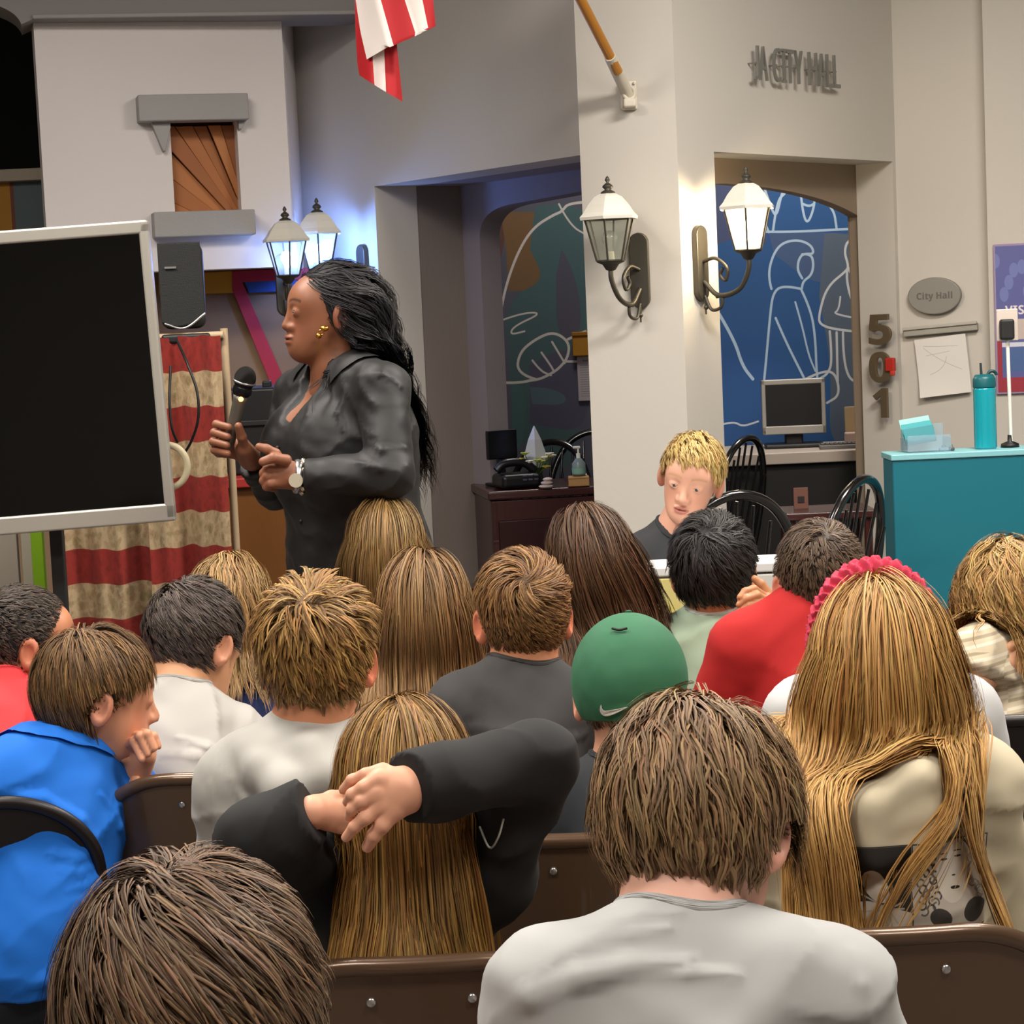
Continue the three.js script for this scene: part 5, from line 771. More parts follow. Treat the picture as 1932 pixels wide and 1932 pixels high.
// ---------------------------------------------------------------- screen on a stand
{
  const d = 5.4, c = at(306, 700, d), t = thing('television', 'large flat television with a silver frame and dark glossy screen, at the left edge', 'television', c, 0.05), W = 1.38, H = 0.765;
  t.rotation.order = 'YXZ'; t.rotation.z = 0.034; t.rotation.x = 0.0;
  const f = 0.034, X = -W / 2;
  for (const [w, h, x, y] of [[W, f, X, H / 2 - f / 2], [W, f * 1.35, X, -H / 2 + f * 0.67]]) mesh('bezel', RBOX(w, h, 0.05, 0.006, x, y, 0), MAT.silver, t);
  for (const x of [-f * 0.35, -W + f * 0.35]) mesh('bezel', RBOX(f * 0.7, H - 0.01, 0.05, 0.006, x, 0, 0), MAT.silver, t);
  mesh('screen', RBOX(W - 0.03, H - 0.05, 0.02, 0.004, X, 0, 0.004), mat(0x010102, 0.1, { specularIntensity: 1 }), t);
  mesh('casing', RBOX(W - 0.06, H - 0.08, 0.06, 0.02, X, 0, -0.05), MAT.darkPlastic, t);
  const hd = []; for (let i = 0; i <= 10; i++) { const a = -1.4 + 2.8 * i / 10; hd.push(V(-0.012 + 0.05 * Math.cos(a), -0.245 + 0.055 * Math.sin(a), -0.03)); }
  mesh('carry_handle', TUBE(hd, 0.009, 40, 10), mat(0xc8bd9c, 0.5), t);
  // stand under the screen
  const s = thing('television_stand', 'black upright and white column of the television stand under the screen', 'stand', V(c.x - W / 2, 0, c.z - 0.12), 0.05);
  const q = (px) => (px - 306) / FOCAL * d + W / 2, hh = c.y - H / 2 + 0.03;
  mesh('post', RBOX(0.034, hh, 0.04, 0.004, q(66), hh / 2 + 0.03, 0), MAT.darkPlastic, s); mesh('post', RBOX(0.05, hh, 0.05, 0.004, q(-400), hh / 2 + 0.03, 0), MAT.darkPlastic, s);
  mesh('shelf', RBOX(0.9, 0.03, 0.4, 0.008, 0, 0.35, 0), MAT.darkPlastic, s); mesh('base', RBOX(1.0, 0.05, 0.5, 0.01, 0, 0.075, 0), MAT.darkPlastic, s);
  for (const [x, z] of [[-0.45, -0.2], [0.45, -0.2], [-0.45, 0.2], [0.45, 0.2]]) mesh('caster', new THREE.TorusGeometry(0.028, 0.012, 8, 18).rotateY(Math.PI / 2).translate(x, 0.04, z), rubber, s);
}
{ // cabinet behind the stand: beige panel and green edge
  const t = thing('partition', 'beige partition panel with a lime green edge strip, low behind the television stand', 'partition', flr(-36, 6.7)), q = (px) => (px - 0) / FOCAL * 6.7, h = 1.0;
  const b = at(30, 1005, 6.7).y + 0.15;
  mesh('panel', RBOX(q(44) + 1.2, b, 0.03, 0.003, (q(44) - 1.2) / 2, b / 2, 0), paint(0x8d8578, 0.6), t); mesh('panel', RBOX(q(26) - 0.006, b, 0.03, 0.003, q(44) + q(26) / 2 - 0.02 + 0.03, b / 2, 0), paint(0x97917f, 0.6), t);
  mesh('edge_strip', RBOX(q(22), b, 0.034, 0.003, q(82), b / 2, 0), mat(0x6f9a0c, 0.5), t);
}
// ---------------------------------------------------------------- loudspeaker
{
  const d = 6.5, c = at(343, 545, d), t = thing('loudspeaker', 'black portable loudspeaker on a stand right of the television', 'loudspeaker', c, 0.12), w = 0.135, h = 0.265;
  mesh('cabinet', RBOX(w, h, 0.17, 0.03, 0, 0.01, -0.07), MAT.darkPlastic, t);
  const gs = new THREE.Shape(); gs.moveTo(-w / 2 + 0.004, -h / 2 + 0.03); gs.quadraticCurveTo(0, -h / 2 - 0.005, w / 2 - 0.004, -h / 2 + 0.05); gs.lineTo(w / 2 - 0.008, h / 2); gs.lineTo(-w / 2 + 0.004, h / 2);
  mesh('grille', SLAB(gs, 0.01, 0.003).translate(0, 0.005, 0.012), mat(0x191a1a, 0.75, { bumpMap: clothTex, bumpScale: 0.001 }), t);
  mesh('logo', BOX(0.035, 0.006, 0.004, -0.03, 0.065, 0.029), MAT.steel, t);
  mesh('trim_ring', TUBE([V(-w / 2 + 0.01, -h / 2 + 0.028, 0.025), V(0, -h / 2 + 0.012, 0.028), V(w / 2, -h / 2 + 0.055, 0.022)], 0.004, 20, 6), MAT.steel, t);
  mesh('base', RBOX(0.15, 0.03, 0.16, 0.01, 0.005, -h / 2 - 0.02, -0.05), MAT.black, t);
  const st = thing('speaker_stand', 'thin black pole stand holding the loudspeaker', 'stand', V(c.x, 0, c.z));
  mesh('pole', ROD(V(-0.04, 0.05, -0.07), V(-0.04, c.y - h / 2 - 0.035, -0.07), 0.018), MAT.black, st); mesh('clamp', RBOX(0.05, 0.16, 0.05, 0.01, -0.065, c.y - 0.24, -0.02), MAT.black, st);
  for (let i = 0; i < 3; i++) { const a = i * 2.094 + 0.4; mesh('leg', ROD(V(-0.04, 0.35, -0.07), V(-0.04 + 0.3 * Math.cos(a), 0.012, -0.07 + 0.3 * Math.sin(a)), 0.012), MAT.black, st); }
  const cb = new THREE.Group(); cb.name = 'cable'; t.add(cb); cb.rotation.y = -0.12;
  const L = (px, py, dd) => at(px, py, dd).sub(c); mesh('cord', TUBE([L(335, 645, 6.2), L(355, 690, 6.1), L(372, 740, 6.08), L(374, 790, 6.08), L(362, 830, 6.1), L(345, 860, 6.15)], 0.004, 40, 6), MAT.black, cb); mesh('cord', TUBE([L(322, 690, 6.1), L(320, 760, 6.08), L(325, 810, 6.08), L(335, 835, 6.1)], 0.004, 30, 6), MAT.black, cb);
}
// ---------------------------------------------------------------- striped drape
{
  const d = 6.45, c = flr(330, d), t = thing('drape', 'faded red and tan striped drape hanging behind the television and loudspeaker', 'drape', c);
  const x0 = at(95, 900, d).x - c.x, x1 = at(428, 900, d).x - c.x, top = at(370, 634, d).y, bot = at(370, 1330, d).y, sh = at(370, 1000, d).y;
  const tx = canvasTex(512, 1024, (g, w, h) => { const R = rng(44), n = (top - bot) / 0.107; for (let i = 0; i < n; i++) { g.fillStyle = i % 2 ? '#b7a17f' : '#8e2a22'; g.fillRect(0, i / n * h, w, h / n + 1); } for (let i = 0; i < 2600; i++) { const y = R() * h, k = Math.floor(y / h * n) % 2; g.fillStyle = k ? `rgba(${80 + R() * 40},${65 + R() * 30},45,${0.05 + R() * 0.14})` : `rgba(60,10,10,${R() * 0.12})`; g.beginPath(); g.ellipse(R() * w, y, 2 + R() * 16, 3 + R() * 12, R() * 3, 0, 7); g.fill(); } });
  const sheet = (a, b, y0, y1, ph, z) => { const g = new THREE.PlaneGeometry(1, 1, 120, 40), p = g.attributes.position, u = g.attributes.uv; for (let i = 0; i < p.count; i++) { const s = p.getX(i) + 0.5, v = p.getY(i) + 0.5, x = lerp(a, b, s), y = lerp(y1, y0, v), fl = 1.0 + (1 - v) * 0.5; p.setXYZ(i, x, y - 0.003 * Math.sin(s * 21 + ph), z + 0.028 * fl * Math.sin(s * (b - a) * 34 + ph) + 0.016 * Math.sin(s * (b - a) * 71 + ph * 2 + y * 2)); u.setXY(i, s, 1 - (top - y) / (top - bot)); } g.computeVertexNormals(); return g; };
  const m = mat(0xffffff, 0.95, { map: tx, side: THREE.DoubleSide, bumpMap: clothTex, bumpScale: 0.0006 });
  mesh('cloth', [sheet(x1 - 0.25, x1, top, bot, 0.6, 0)], m, t); mesh('cloth', [sheet(x0, x1 - 0.22, sh + 0.35, bot, 2.2, -0.03)], m, t);
  const px = at(424, 800, d).x - c.x; mesh('pole', ROD(V(px, 0, -0.08), V(px, top + 0.02, -0.08), 0.012), mat(0xb59f80, 0.6), t); mesh('pole', ROD(V(x1 - 0.27, top, -0.06), V(px, top, -0.06), 0.012), mat(0xb59f80, 0.6), t);
  mesh('foot', CYL(0.1, 0.12, 0.03, px, 0.015, -0.08), MAT.black, t);
}
// ---------------------------------------------------------------- cabinet with red top and dark gear
{
  const d = 7.4, c = flr(470, d), t = thing('cabinet', 'brown wooden cabinet with a red top, behind the striped drape', 'cabinet', c), top = at(470, 905, d).y, x0 = at(405, 900, d).x - c.x, x1 = at(560, 900, d).x - c.x, xm = (x0 + x1) / 2;
  const wood = mat(0x70441a, 0.45, { bumpMap: grainTex, bumpScale: 0.0005 });
  mesh('body', RBOX(x1 - x0, top - 0.03, 0.5, 0.004, xm, (top - 0.03) / 2, -0.25), wood, t); mesh('top', RBOX(x1 - x0 + 0.06, 0.035, 0.56, 0.006, xm, top - 0.012, -0.25), mat(0xa5302c, 0.45), t);
  mesh('side_panel', RBOX(0.03, top - 0.06, 0.52, 0.004, x0 + 0.02, (top - 0.06) / 2, -0.245), mat(0x643a16, 0.45, { bumpMap: grainTex, bumpScale: 0.0005 }), t);
  const e = thing('equipment_case', 'black equipment box standing on the red-topped cabinet behind the woman', 'box', V(c.x, top + 0.006, c.z)), y1 = at(470, 738, d).y - top;
  mesh('box', RBOX(x1 - x0 - 0.02, y1, 0.35, 0.012, xm + 0.015, y1 / 2, -0.27), mat(0x101012, 0.5), e); mesh('handle', RBOX(0.03, 0.025, 0.05, 0.006, at(494, 800, d).x - c.x, y1 + 0.01, -0.2), MAT.black, e); mesh('ledge', RBOX(x1 - x0, 0.02, 0.37, 0.004, xm + 0.015, y1 * 0.6, -0.27), MAT.darkPlastic, e);
}
// ---------------------------------------------------------------- microphone
{
  const a = at(430, 846, 5.045), b = at(466, 700, 5.0), dir = b.clone().sub(a), L = dir.length(), t = thing('microphone', 'black handheld microphone with a lit orange dot, held by the woman', 'microphone', a);
  t.quaternion.setFromUnitVectors(UP, dir.normalize());
  mesh('handle', LATHE([[0, 0], [0.012, 0.002], [0.0135, 0.02], [0.0165, L * 0.62], [0.019, L * 0.7], [0, L * 0.7]], 24), mat(0x6a655c, 0.4, { metalness: 0.5 }), t);
  mesh('collar', LATHE([[0.019, L * 0.69], [0.023, L * 0.72], [0.023, L * 0.78], [0.021, L * 0.8]], 24), mat(0x26262a, 0.3, { metalness: 0.7 }), t);
  mesh('grille', new THREE.SphereGeometry(0.026, 24, 16).scale(1, 1.15, 1).translate(0, L * 0.9, 0), mat(0x201e1c, 0.6, { bumpMap: clothTex, bumpScale: 0.002, metalness: 0.4 }), t);
  mesh('grille_ring', new THREE.TorusGeometry(0.025, 0.003, 8, 28).rotateX(Math.PI / 2).translate(0, L * 0.86, 0), MAT.steel, t);
  const w = at(457, 750, 4.98).sub(a).applyQuaternion(t.quaternion.clone().invert()); w.y = clamp(w.y, 0, L * 0.66); const hr = Math.hypot(w.x, w.z) || 1;
  mesh('indicator_light', new THREE.SphereGeometry(0.006, 12, 8).translate(w.x / hr * 0.0165, w.y, w.z / hr * 0.0165), new THREE.MeshStandardMaterial({ color: 0xffb060, emissive: 0xffa040, emissiveIntensity: 2.5 }), t);
}
// ---------------------------------------------------------------- flag and its pole
{
  const r = onWall(WC, 1186, 182), t = thing('flagpole', 'slanting golden wooden flagpole in a cream wall bracket on the corner pillar', 'flagpole', r.p), p = (x, y, d) => at(x, y, d).sub(r.p);
  const A = p(1160, 124, 7.2), B0 = p(1096, 0, 6.95), dir = B0.clone().sub(A).normalize(), end = A.clone().addScaledVector(dir, 1.5);
  mesh('pole', ROD(A.clone().addScaledVector(dir, -0.03), end, 0.0175), mat(0xb37728, 0.4, { clearcoat: 0.5 }), t); mesh('finial', new THREE.SphereGeometry(0.03, 16, 12).translate(end.x, end.y, end.z), MAT.gold, t);
  const cream = mat(0xcfc8b8, 0.5), base = onWall(WC, 1185, 180, 0.02).p.sub(r.p), s0 = p(1174, 155, 7.3);
  mesh('sleeve', [ROD(s0, A.clone().addScaledVector(dir, 0.05), 0.022, 0.021), ROD(base, s0, 0.02, 0.022)], cream, t);
  const pl = onWall(WC, 1186, 180, 0.012).p.sub(r.p); mesh('bracket', [RBOX(0.06, 0.1, 0.02, 0.008).translate(pl.x, pl.y, pl.z), new THREE.TorusGeometry(0.022, 0.007, 8, 20).rotateY(0.5).translate(pl.x, pl.y + 0.005, pl.z + 0.03), RBOX(0.045, 0.03, 0.05, 0.008).translate(pl.x, pl.y - 0.03, pl.z + 0.03)], cream, t);
  for (const [dx, dy] of [[-0.018, 0.038], [0.018, 0.038], [-0.018, -0.04], [0.018, -0.04]]) mesh('screw', new THREE.SphereGeometry(0.005, 8, 6).translate(pl.x + dx, pl.y + dy, pl.z + 0.012), MAT.steel, t);
  // the flag: two folded layers of striped cloth
  const f = thing('flag', 'red and white striped flag hanging in folds at the top of the picture', 'flag', at(745, 60, 6.6)), c = f.position;
  const RED = lin(0xb3161f), WHT = lin(0xe6dcd6);
  const fold = (rows, stops, first, dz) => { // rows: polylines across the cloth, from top to bottom; stops: stripe edges in 0..1
    const pos = [], col = [], idx = []; let n = 0;
    for (let k = 0; k + 1 < stops.length; k++) { const c3 = (k + first) % 2 ? WHT : RED, M = 8, S = 14; for (let j = 0; j <= S; j++) for (let i = 0; i <= M; i++) { const s = lerp(stops[k], stops[k + 1], i / M), v = j / S * (rows.length - 1), r0 = Math.min(Math.floor(v), rows.length - 2), ft = v - r0; const P2 = (row) => { const L = row.length - 1, a = Math.min(Math.floor(s * L), L - 1), b = s * L - a; return [lerp(row[a][0], row[a + 1][0], b), lerp(row[a][1], row[a + 1][1], b), lerp(row[a][2], row[a + 1][2], b)]; }; const a = P2(rows[r0]), b = P2(rows[r0 + 1]), q = at(lerp(a[0], b[0], ft), lerp(a[1], b[1], ft), lerp(a[2], b[2], ft) + dz + 0.02 * Math.sin(s * 9 + v)).sub(c); pos.push(q.x, q.y, q.z); col.push(...c3); if (i && j) { const x = n + j * (M + 1) + i; idx.push(x - M - 2, x - 1, x - M - 1, x - M - 1, x - 1, x); } } n = pos.length / 3; }
    const g = new THREE.BufferGeometry(); g.setAttribute('position', new THREE.Float32BufferAttribute(pos, 3)); g.setAttribute('color', new THREE.Float32BufferAttribute(col, 3)); g.setIndex(idx); g.computeVertexNormals(); return g;
  };
  const fm = mat(0xffffff, 0.7, { vertexColors: true, side: THREE.DoubleSide, sheen: 0.3 });
  mesh('front_fold', fold([[[610, -220, 6.6], [690, -240, 6.52], [770, -250, 6.58], [830, -250, 6.66]], [[668, -20, 6.6], [705, -20, 6.53], [760, -25, 6.56], [815, -25, 6.66]], [[680, 60, 6.6], [735, 90, 6.53], [790, 66, 6.56], [822, 50, 6.66]], [[692, 112, 6.6], [740, 84, 6.53], [768, 70, 6.56], [822, 46, 6.66]]], [0, 0.38, 0.64, 0.86, 1], 1, 0), fm, f);
  mesh('rear_fold', fold([[[668, -120, 6.7], [700, -120, 6.64], [735, -120, 6.66], [760, -120, 6.7]], [[670, 40, 6.7], [700, 40, 6.64], [735, 40, 6.66], [755, 40, 6.7]], [[674, 118, 6.68], [702, 100, 6.62], [728, 82, 6.62], [748, 78, 6.66]], [[678, 142, 6.68], [706, 160, 6.62], [732, 176, 6.64], [760, 192, 6.7]]], [0, 0.34, 0.62, 1], 0, 0), fm, f);
}
// ---------------------------------------------------------------- lettering, signs, papers
const font = await new FontLoader().loadAsync('fonts/droid/droid_sans_bold.typeface.json');
const fontR = await new FontLoader().loadAsync('fonts/droid/droid_sans_regular.typeface.json');
const metalGrey = mat(0x8b8a84, 0.45, { metalness: 0.5 });
{
  const a = onWall(WD, 1408, 152), b = onWall(WD, 1572, 172), H = onWall(WD, 1412, 88).v - a.v, t = thing('wall_lettering', 'raised grey metal letters reading JA CITY HALL above the right doorway', 'sign', WD.p0.clone().addScaledVector(WD.u, a.u).setY(a.v), Math.atan2(WD.n.x, WD.n.z));
  const txt = 'JA CITY HALL', adv = [0.6, 1, 0.55, 0.95, 0.5, 0.95, 1, 0.6, 1.1, 1, 0.85, 0.85], sum = adv.reduce((p, q) => p + q), W = b.u - a.u; let x = 0;
  [...txt].forEach((ch, i) => { if (ch !== ' ') { const g = new TextGeometry(ch, { font: fontR, size: 1, depth: 0.08, bevelEnabled: false, curveSegments: 6 }); g.computeBoundingBox(); const bb = g.boundingBox, w = adv[i] / sum * W; g.translate(-bb.min.x, -bb.min.y, 0).scale(w * 0.86 / (bb.max.x - bb.min.x), H / (bb.max.y - bb.min.y), 0.12).translate(x, 0, 0.03); mesh('letter', g, metalGrey, t); mesh('stud', ROD(V(x + w * 0.4, H * 0.5, 0), V(x + w * 0.4, H * 0.5, 0.035), 0.003), metalGrey, t); } x += adv[i] / sum * W; });
}
{
  // street number on the inner face of the doorway
  const e0 = onWall(WD, 1686, 600), P0 = WD.p0.clone().addScaledVector(WD.u, e0.u - 0.012), w = frameOf(P0.clone().addScaledVector(WD.n, -0.26), P0.clone());
  const t = thing('house_number', 'brown metal numerals 5 0 1 stacked on the right side of the doorway', 'sign', P0.clone().setY(0));
  const brown = mat(0x7a6a52, 0.4, { metalness: 0.6 });
  for (const [ch, x0, x1, y0, y1] of [['5', 1642, 1682, 592, 651], ['0', 1643, 1682, 663, 722], ['1', 1650, 1676, 732, 788]]) { const a = onWall(w, x0, y1, 0.004), b = onWall(w, x1, y0, 0.004), g = new TextGeometry(ch, { font, size: 1, depth: 0.12, bevelEnabled: true, bevelSize: 0.012, bevelThickness: 0.012, bevelSegments: 2, curveSegments: 8 }); g.computeBoundingBox(); const bb = g.boundingBox; g.translate(-bb.min.x, -bb.min.y, 0).scale((b.u - a.u) / (bb.max.x - bb.min.x), (b.v - a.v) / (bb.max.y - bb.min.y), 0.1).translate(a.u, a.v, 0.004); g.applyMatrix4(w.m).translate(-P0.x, 0, -P0.z); mesh('numeral', g, brown, t); }
  const k = onWall(w, 1680, 688, 0.02), r = thing('clip', 'small red plastic clip stuck over the numeral 0', 'clip', k.p, Math.atan2(w.n.x, w.n.z)); mesh('body', RBOX(0.042, 0.055, 0.02, 0.006), mat(0xb3281c, 0.45), r); mesh('tab', RBOX(0.02, 0.02, 0.012, 0.004, 0.012, -0.034, 0.006), mat(0xc23a26, 0.45), r);
}
{
  const r = onWall(WE, 1765, 558), t = thing('oval_sign', 'grey oval plaque lettered City Hall on the right wall', 'sign', r.p, Math.atan2(WE.n.x, WE.n.z)), rx = (onWall(WE, 1813, 558).u - onWall(WE, 1717, 558).u) / 2, ry = (onWall(WE, 1765, 525).v - onWall(WE, 1765, 591).v) / 2;
  const s = new THREE.Shape(); s.absellipse(0, 0, rx, ry, 0, Math.PI * 2); mesh('plaque', SLAB(s, 0.028, 0.004, 40), mat(0x84817a, 0.5), t);
  const g = new TextGeometry('City Hall', { font, size: 0.026, depth: 0.003, bevelEnabled: false, curveSegments: 5 }); g.computeBoundingBox(); g.translate(-g.boundingBox.max.x / 2, -0.012, 0.031); mesh('lettering', g, mat(0x5c5a55, 0.5), t);
}
{
  const r = onWall(WE, 1776, 622), t = thing('paper_rail', 'grey metal paper rail under the oval plaque', 'rail', r.p, Math.atan2(WE.n.x, WE.n.z)), w = onWall(WE, 1846, 620).u - onWall(WE, 1706, 628).u;
  mesh('rail', RBOX(w, 0.03, 0.03, 0.004, 0, 0, 0.018), mat(0x9d998f, 0.5), t); mesh('lip', RBOX(w, 0.012, 0.012, 0.003, 0, 0.016, 0.036), mat(0xb0aca2, 0.5), t); t.rotation.order = 'YXZ'; t.rotation.z = 0.055;
  const q = onWall(WE, 1780, 690, 0.006), p = thing('paper_sheet', 'white handwritten paper sheet hanging from the rail', 'paper', q.p, Math.atan2(WE.n.x, WE.n.z)); p.rotation.order = 'YXZ'; p.rotation.z = 0.09;
  const tx = canvasTex(256, 320, (g, W, H) => { g.fillStyle = '#dedad4'; g.fillRect(0, 0, W, H); g.strokeStyle = 'rgba(120,116,112,0.5)'; g.lineWidth = 2; g.beginPath(); g.moveTo(40, 40); g.lineTo(120, 52); g.lineTo(215, 60); g.moveTo(40, 50); g.quadraticCurveTo(110, 130, 220, 190); g.moveTo(60, 200); g.quadraticCurveTo(140, 180, 150, 110); g.moveTo(50, 95); g.lineTo(170, 84); g.stroke(); });
  const g = new THREE.PlaneGeometry(0.205, 0.235, 12, 12), gp = g.attributes.position; for (let i = 0; i < gp.count; i++) gp.setZ(i, 0.012 + 0.035 * Math.max(0, -gp.getY(i) / 0.12) ** 2 * (0.5 - gp.getX(i) * 2)); g.computeVertexNormals(); mesh('sheet', g, mat(0xffffff, 0.85, { map: tx, side: THREE.DoubleSide }), p);
}
{
  const a = onWall(WE2, 1884, 740), b = onWall(WE2, 2060, 456), w = b.u - a.u, h = b.v - a.v, c = onWall(WE2, 1884, 456, 0.004), t = thing('poster', 'purple and red framed poster lettered VISIT, cut off by the right edge', 'poster', WE2.p0.clone().addScaledVector(WE2.u, a.u + w / 2).setY(a.v + h / 2), Math.atan2(WE2.n.x, WE2.n.z));
  void c; const tx = canvasTex(512, Math.round(512 * h / w), (g, W, H) => { g.fillStyle = '#5b5f9c'; g.fillRect(0, 0, W, H); g.fillStyle = '#6f78b4'; for (let i = 0; i < 14; i++) { g.beginPath(); g.ellipse((i * 97) % W, H * 0.1 + (i * 53) % (H * 0.25), 24, 40, 0, 0, 7); g.fill(); } g.fillStyle = '#e6dcdf'; g.font = 'bold ' + Math.round(H * 0.085) + 'px sans-serif'; g.fillText('VISIT', W * 0.09, H * 0.47); g.fillStyle = '#c8b8b0'; g.fillRect(W * 0.05, H * 0.5, W * 0.5, H * 0.14); g.fillStyle = '#48649a'; g.fillRect(W * 0.05, H * 0.7, W * 0.9, H * 0.16); g.fillStyle = '#d3d6e2'; g.fillRect(W * 0.05, H * 0.66, W * 0.9, H * 0.03); g.fillStyle = '#9c2c3c'; g.fillRect(0, H * 0.9, W, H * 0.1); g.fillRect(0, H * 0.45, W * 0.05, H * 0.55); });
  mesh('print', new THREE.PlaneGeometry(w, h).translate(0, 0, 0.016), mat(0xffffff, 0.5, { map: tx }), t); mesh('backing', RBOX(w + 0.016, h + 0.016, 0.014, 0.003, 0, 0, 0.008), mat(0x9a86a8, 0.5), t);
}
// ---------------------------------------------------------------- teal counter and what stands on it
{
  const d = 6.7, c = flr(1810, d), top = at(1684, 860, d).y, x0 = at(1690, 900, d).x - c.x, t = thing('counter', 'tall teal counter with a pale top edge at the right', 'counter', c), teal = mat(0x006676, 0.55), W = 1.4;
  mesh('front', RBOX(W, top - 0.02, 0.17, 0.005, x0 + W / 2, (top - 0.02) / 2, -0.085), teal, t); mesh('top', RBOX(W + 0.01, 0.02, 0.18, 0.004, x0 + W / 2, top - 0.01, -0.085), mat(0x7fb9c0, 0.45), t);
  const on = (px, dz) => V(at(px, 850, d + dz).x, top, c.z - dz);
  const bt = thing('water_bottle', 'teal water bottle with a dark flip lid and straw on the counter', 'bottle', on(1866, 0.08)), tb = mat(0x0c97a6, 0.25, { clearcoat: 0.6 }), s = 6.82 / FOCAL;
  mesh('body', LATHE([[0, 0], [19 * s, 0], [21 * s, 4 * s], [21 * s, 112 * s], [19 * s, 117 * s], [0, 117 * s]], 32), tb, bt); mesh('cap', LATHE([[20.5 * s, 116 * s], [21.5 * s, 118 * s], [21 * s, 132 * s], [17 * s, 140 * s], [0, 141 * s]], 28), mat(0x0a5a62, 0.4), bt); mesh('spout', ROD(V(-5 * s, 138 * s, 0), V(-6 * s, 162 * s, 0), 2.6 * s, 2.2 * s), mat(0x2a3a3c, 0.4), bt); mesh('loop', new THREE.TorusGeometry(8 * s, 3 * s, 8, 20, Math.PI * 1.3).translate(15 * s, 138 * s, 0), mat(0x0d3d42, 0.4), bt);
  const ch = thing('card_holder', 'clear plastic holder with tilted teal cards on the counter', 'card holder', on(1752, 0.08), 0.1), clear = mat(0xe8f4fa, 0.08, { transmission: 0.85, thickness: 0 });
  mesh('tray', [RBOX(0.14, 0.006, 0.08, 0.002, 0, 0.003, 0), RBOX(0.14, 0.05, 0.004, 0.001, 0, 0.03, 0.038), RBOX(0.004, 0.04, 0.08, 0.001, -0.07, 0.025, 0), RBOX(0.004, 0.04, 0.08, 0.001, 0.07, 0.025, 0), RBOX(0.14, 0.085, 0.004, 0.001, 0, 0.045, -0.038)], clear, ch);
  for (let i = 0; i < 3; i++) mesh('card', RBOX(0.1, 0.055, 0.002, 0.0008).rotateX(-0.35).rotateZ(0.12).translate(-0.025, 0.055 + i * 0.014, 0.02 - i * 0.022), mat([0x1b7f88, 0x2a9aa0, 0x8fc7c2][i], 0.4), ch);
  const st = thing('card_reader', 'small black device on a thin white stand on the counter', 'stand', on(1912, 0.1)), z = 6.9 / FOCAL;
  mesh('pole', ROD(V(2 * z, 0.02, 0), V(0, 200 * z, 0), 0.006), MAT.white, st); mesh('base', LATHE([[0, 0], [0.03, 0], [0.028, 0.012], [0.008, 0.02], [0.007, 0.04]], 20), MAT.black, st); mesh('device', RBOX(26 * z, 38 * z, 0.03, 0.008, -2 * z, 220 * z, 0.01), MAT.darkPlastic, st); mesh('holder', RBOX(40 * z, 60 * z, 0.012, 0.004, 2 * z, 228 * z, -0.015), mat(0xc8bcb2, 0.5), st);
  for (const [px, w] of [[1800, 0.02], [1786, 0.03]]) { const k = thing('badge_clip', w > 0.025 ? 'small grey clip lying beside the card holder' : 'tiny dark clip lying on the counter left of the bottle', 'clip', on(px, 0.06)); mesh('body', RBOX(w, 0.012, 0.02, 0.004, 0, 0.006, 0), mat(w > 0.025 ? 0x9aa3aa : 0x4a4a4c, 0.5), k); mesh('spring', new THREE.TorusGeometry(0.005, 0.0016, 6, 12).translate(0, 0.016, 0), MAT.steel, k); }
}
// ---------------------------------------------------------------- white table with the yellow panel
{
  const d = 5.3, c = flr(1340, d), top = at(1440, 1066, d).y, x0 = at(1222, 1070, d).x - c.x, x1 = at(1490, 1066, d).x - c.x, xm = at(1330, 1100, d).x - c.x, t = thing('table', 'white-topped table with a pale yellow front panel, in front of the blond boy', 'table', c);
  mesh('top', RBOX(x1 - x0 + 0.04, 0.025, 0.17, 0.005, (x0 + x1) / 2, top - 0.012, -0.075), mat(0xe8e8e6, 0.5), t);
  const ty = canvasTex(256, 256, (g, W, H) => { g.fillStyle = '#dccf86'; g.fillRect(0, 0, W, H); const R = rng(8); for (let i = 0; i < 60; i++) { g.fillStyle = `rgba(${200 + R() * 20},${180 + R() * 30},60,0.08)`; g.beginPath(); g.ellipse(W * (0.3 + 0.5 * R()), H * (0.15 + 0.35 * R()), 30, 26, 0, 0, 7); g.fill(); } });
  mesh('front_panel', RBOX(xm - x0, top - 0.03, 0.02, 0.003, (x0 + xm) / 2, (top - 0.03) / 2, 0), mat(0xffffff, 0.6, { map: ty }), t); mesh('front_panel', RBOX(x1 - xm - 0.004, top - 0.03, 0.02, 0.003, (x1 + xm) / 2, (top - 0.03) / 2, 0), mat(0xd9d8d2, 0.6), t, 'white panel');
  mesh('end_panel', RBOX(0.02, top - 0.03, 0.14, 0.003, x0 + 0.01, (top - 0.03) / 2, -0.08), mat(0xd9d8d2, 0.6), t); mesh('end_panel', RBOX(0.02, top - 0.03, 0.14, 0.003, x1 - 0.01, (top - 0.03) / 2, -0.08), mat(0xd9d8d2, 0.6), t);
}
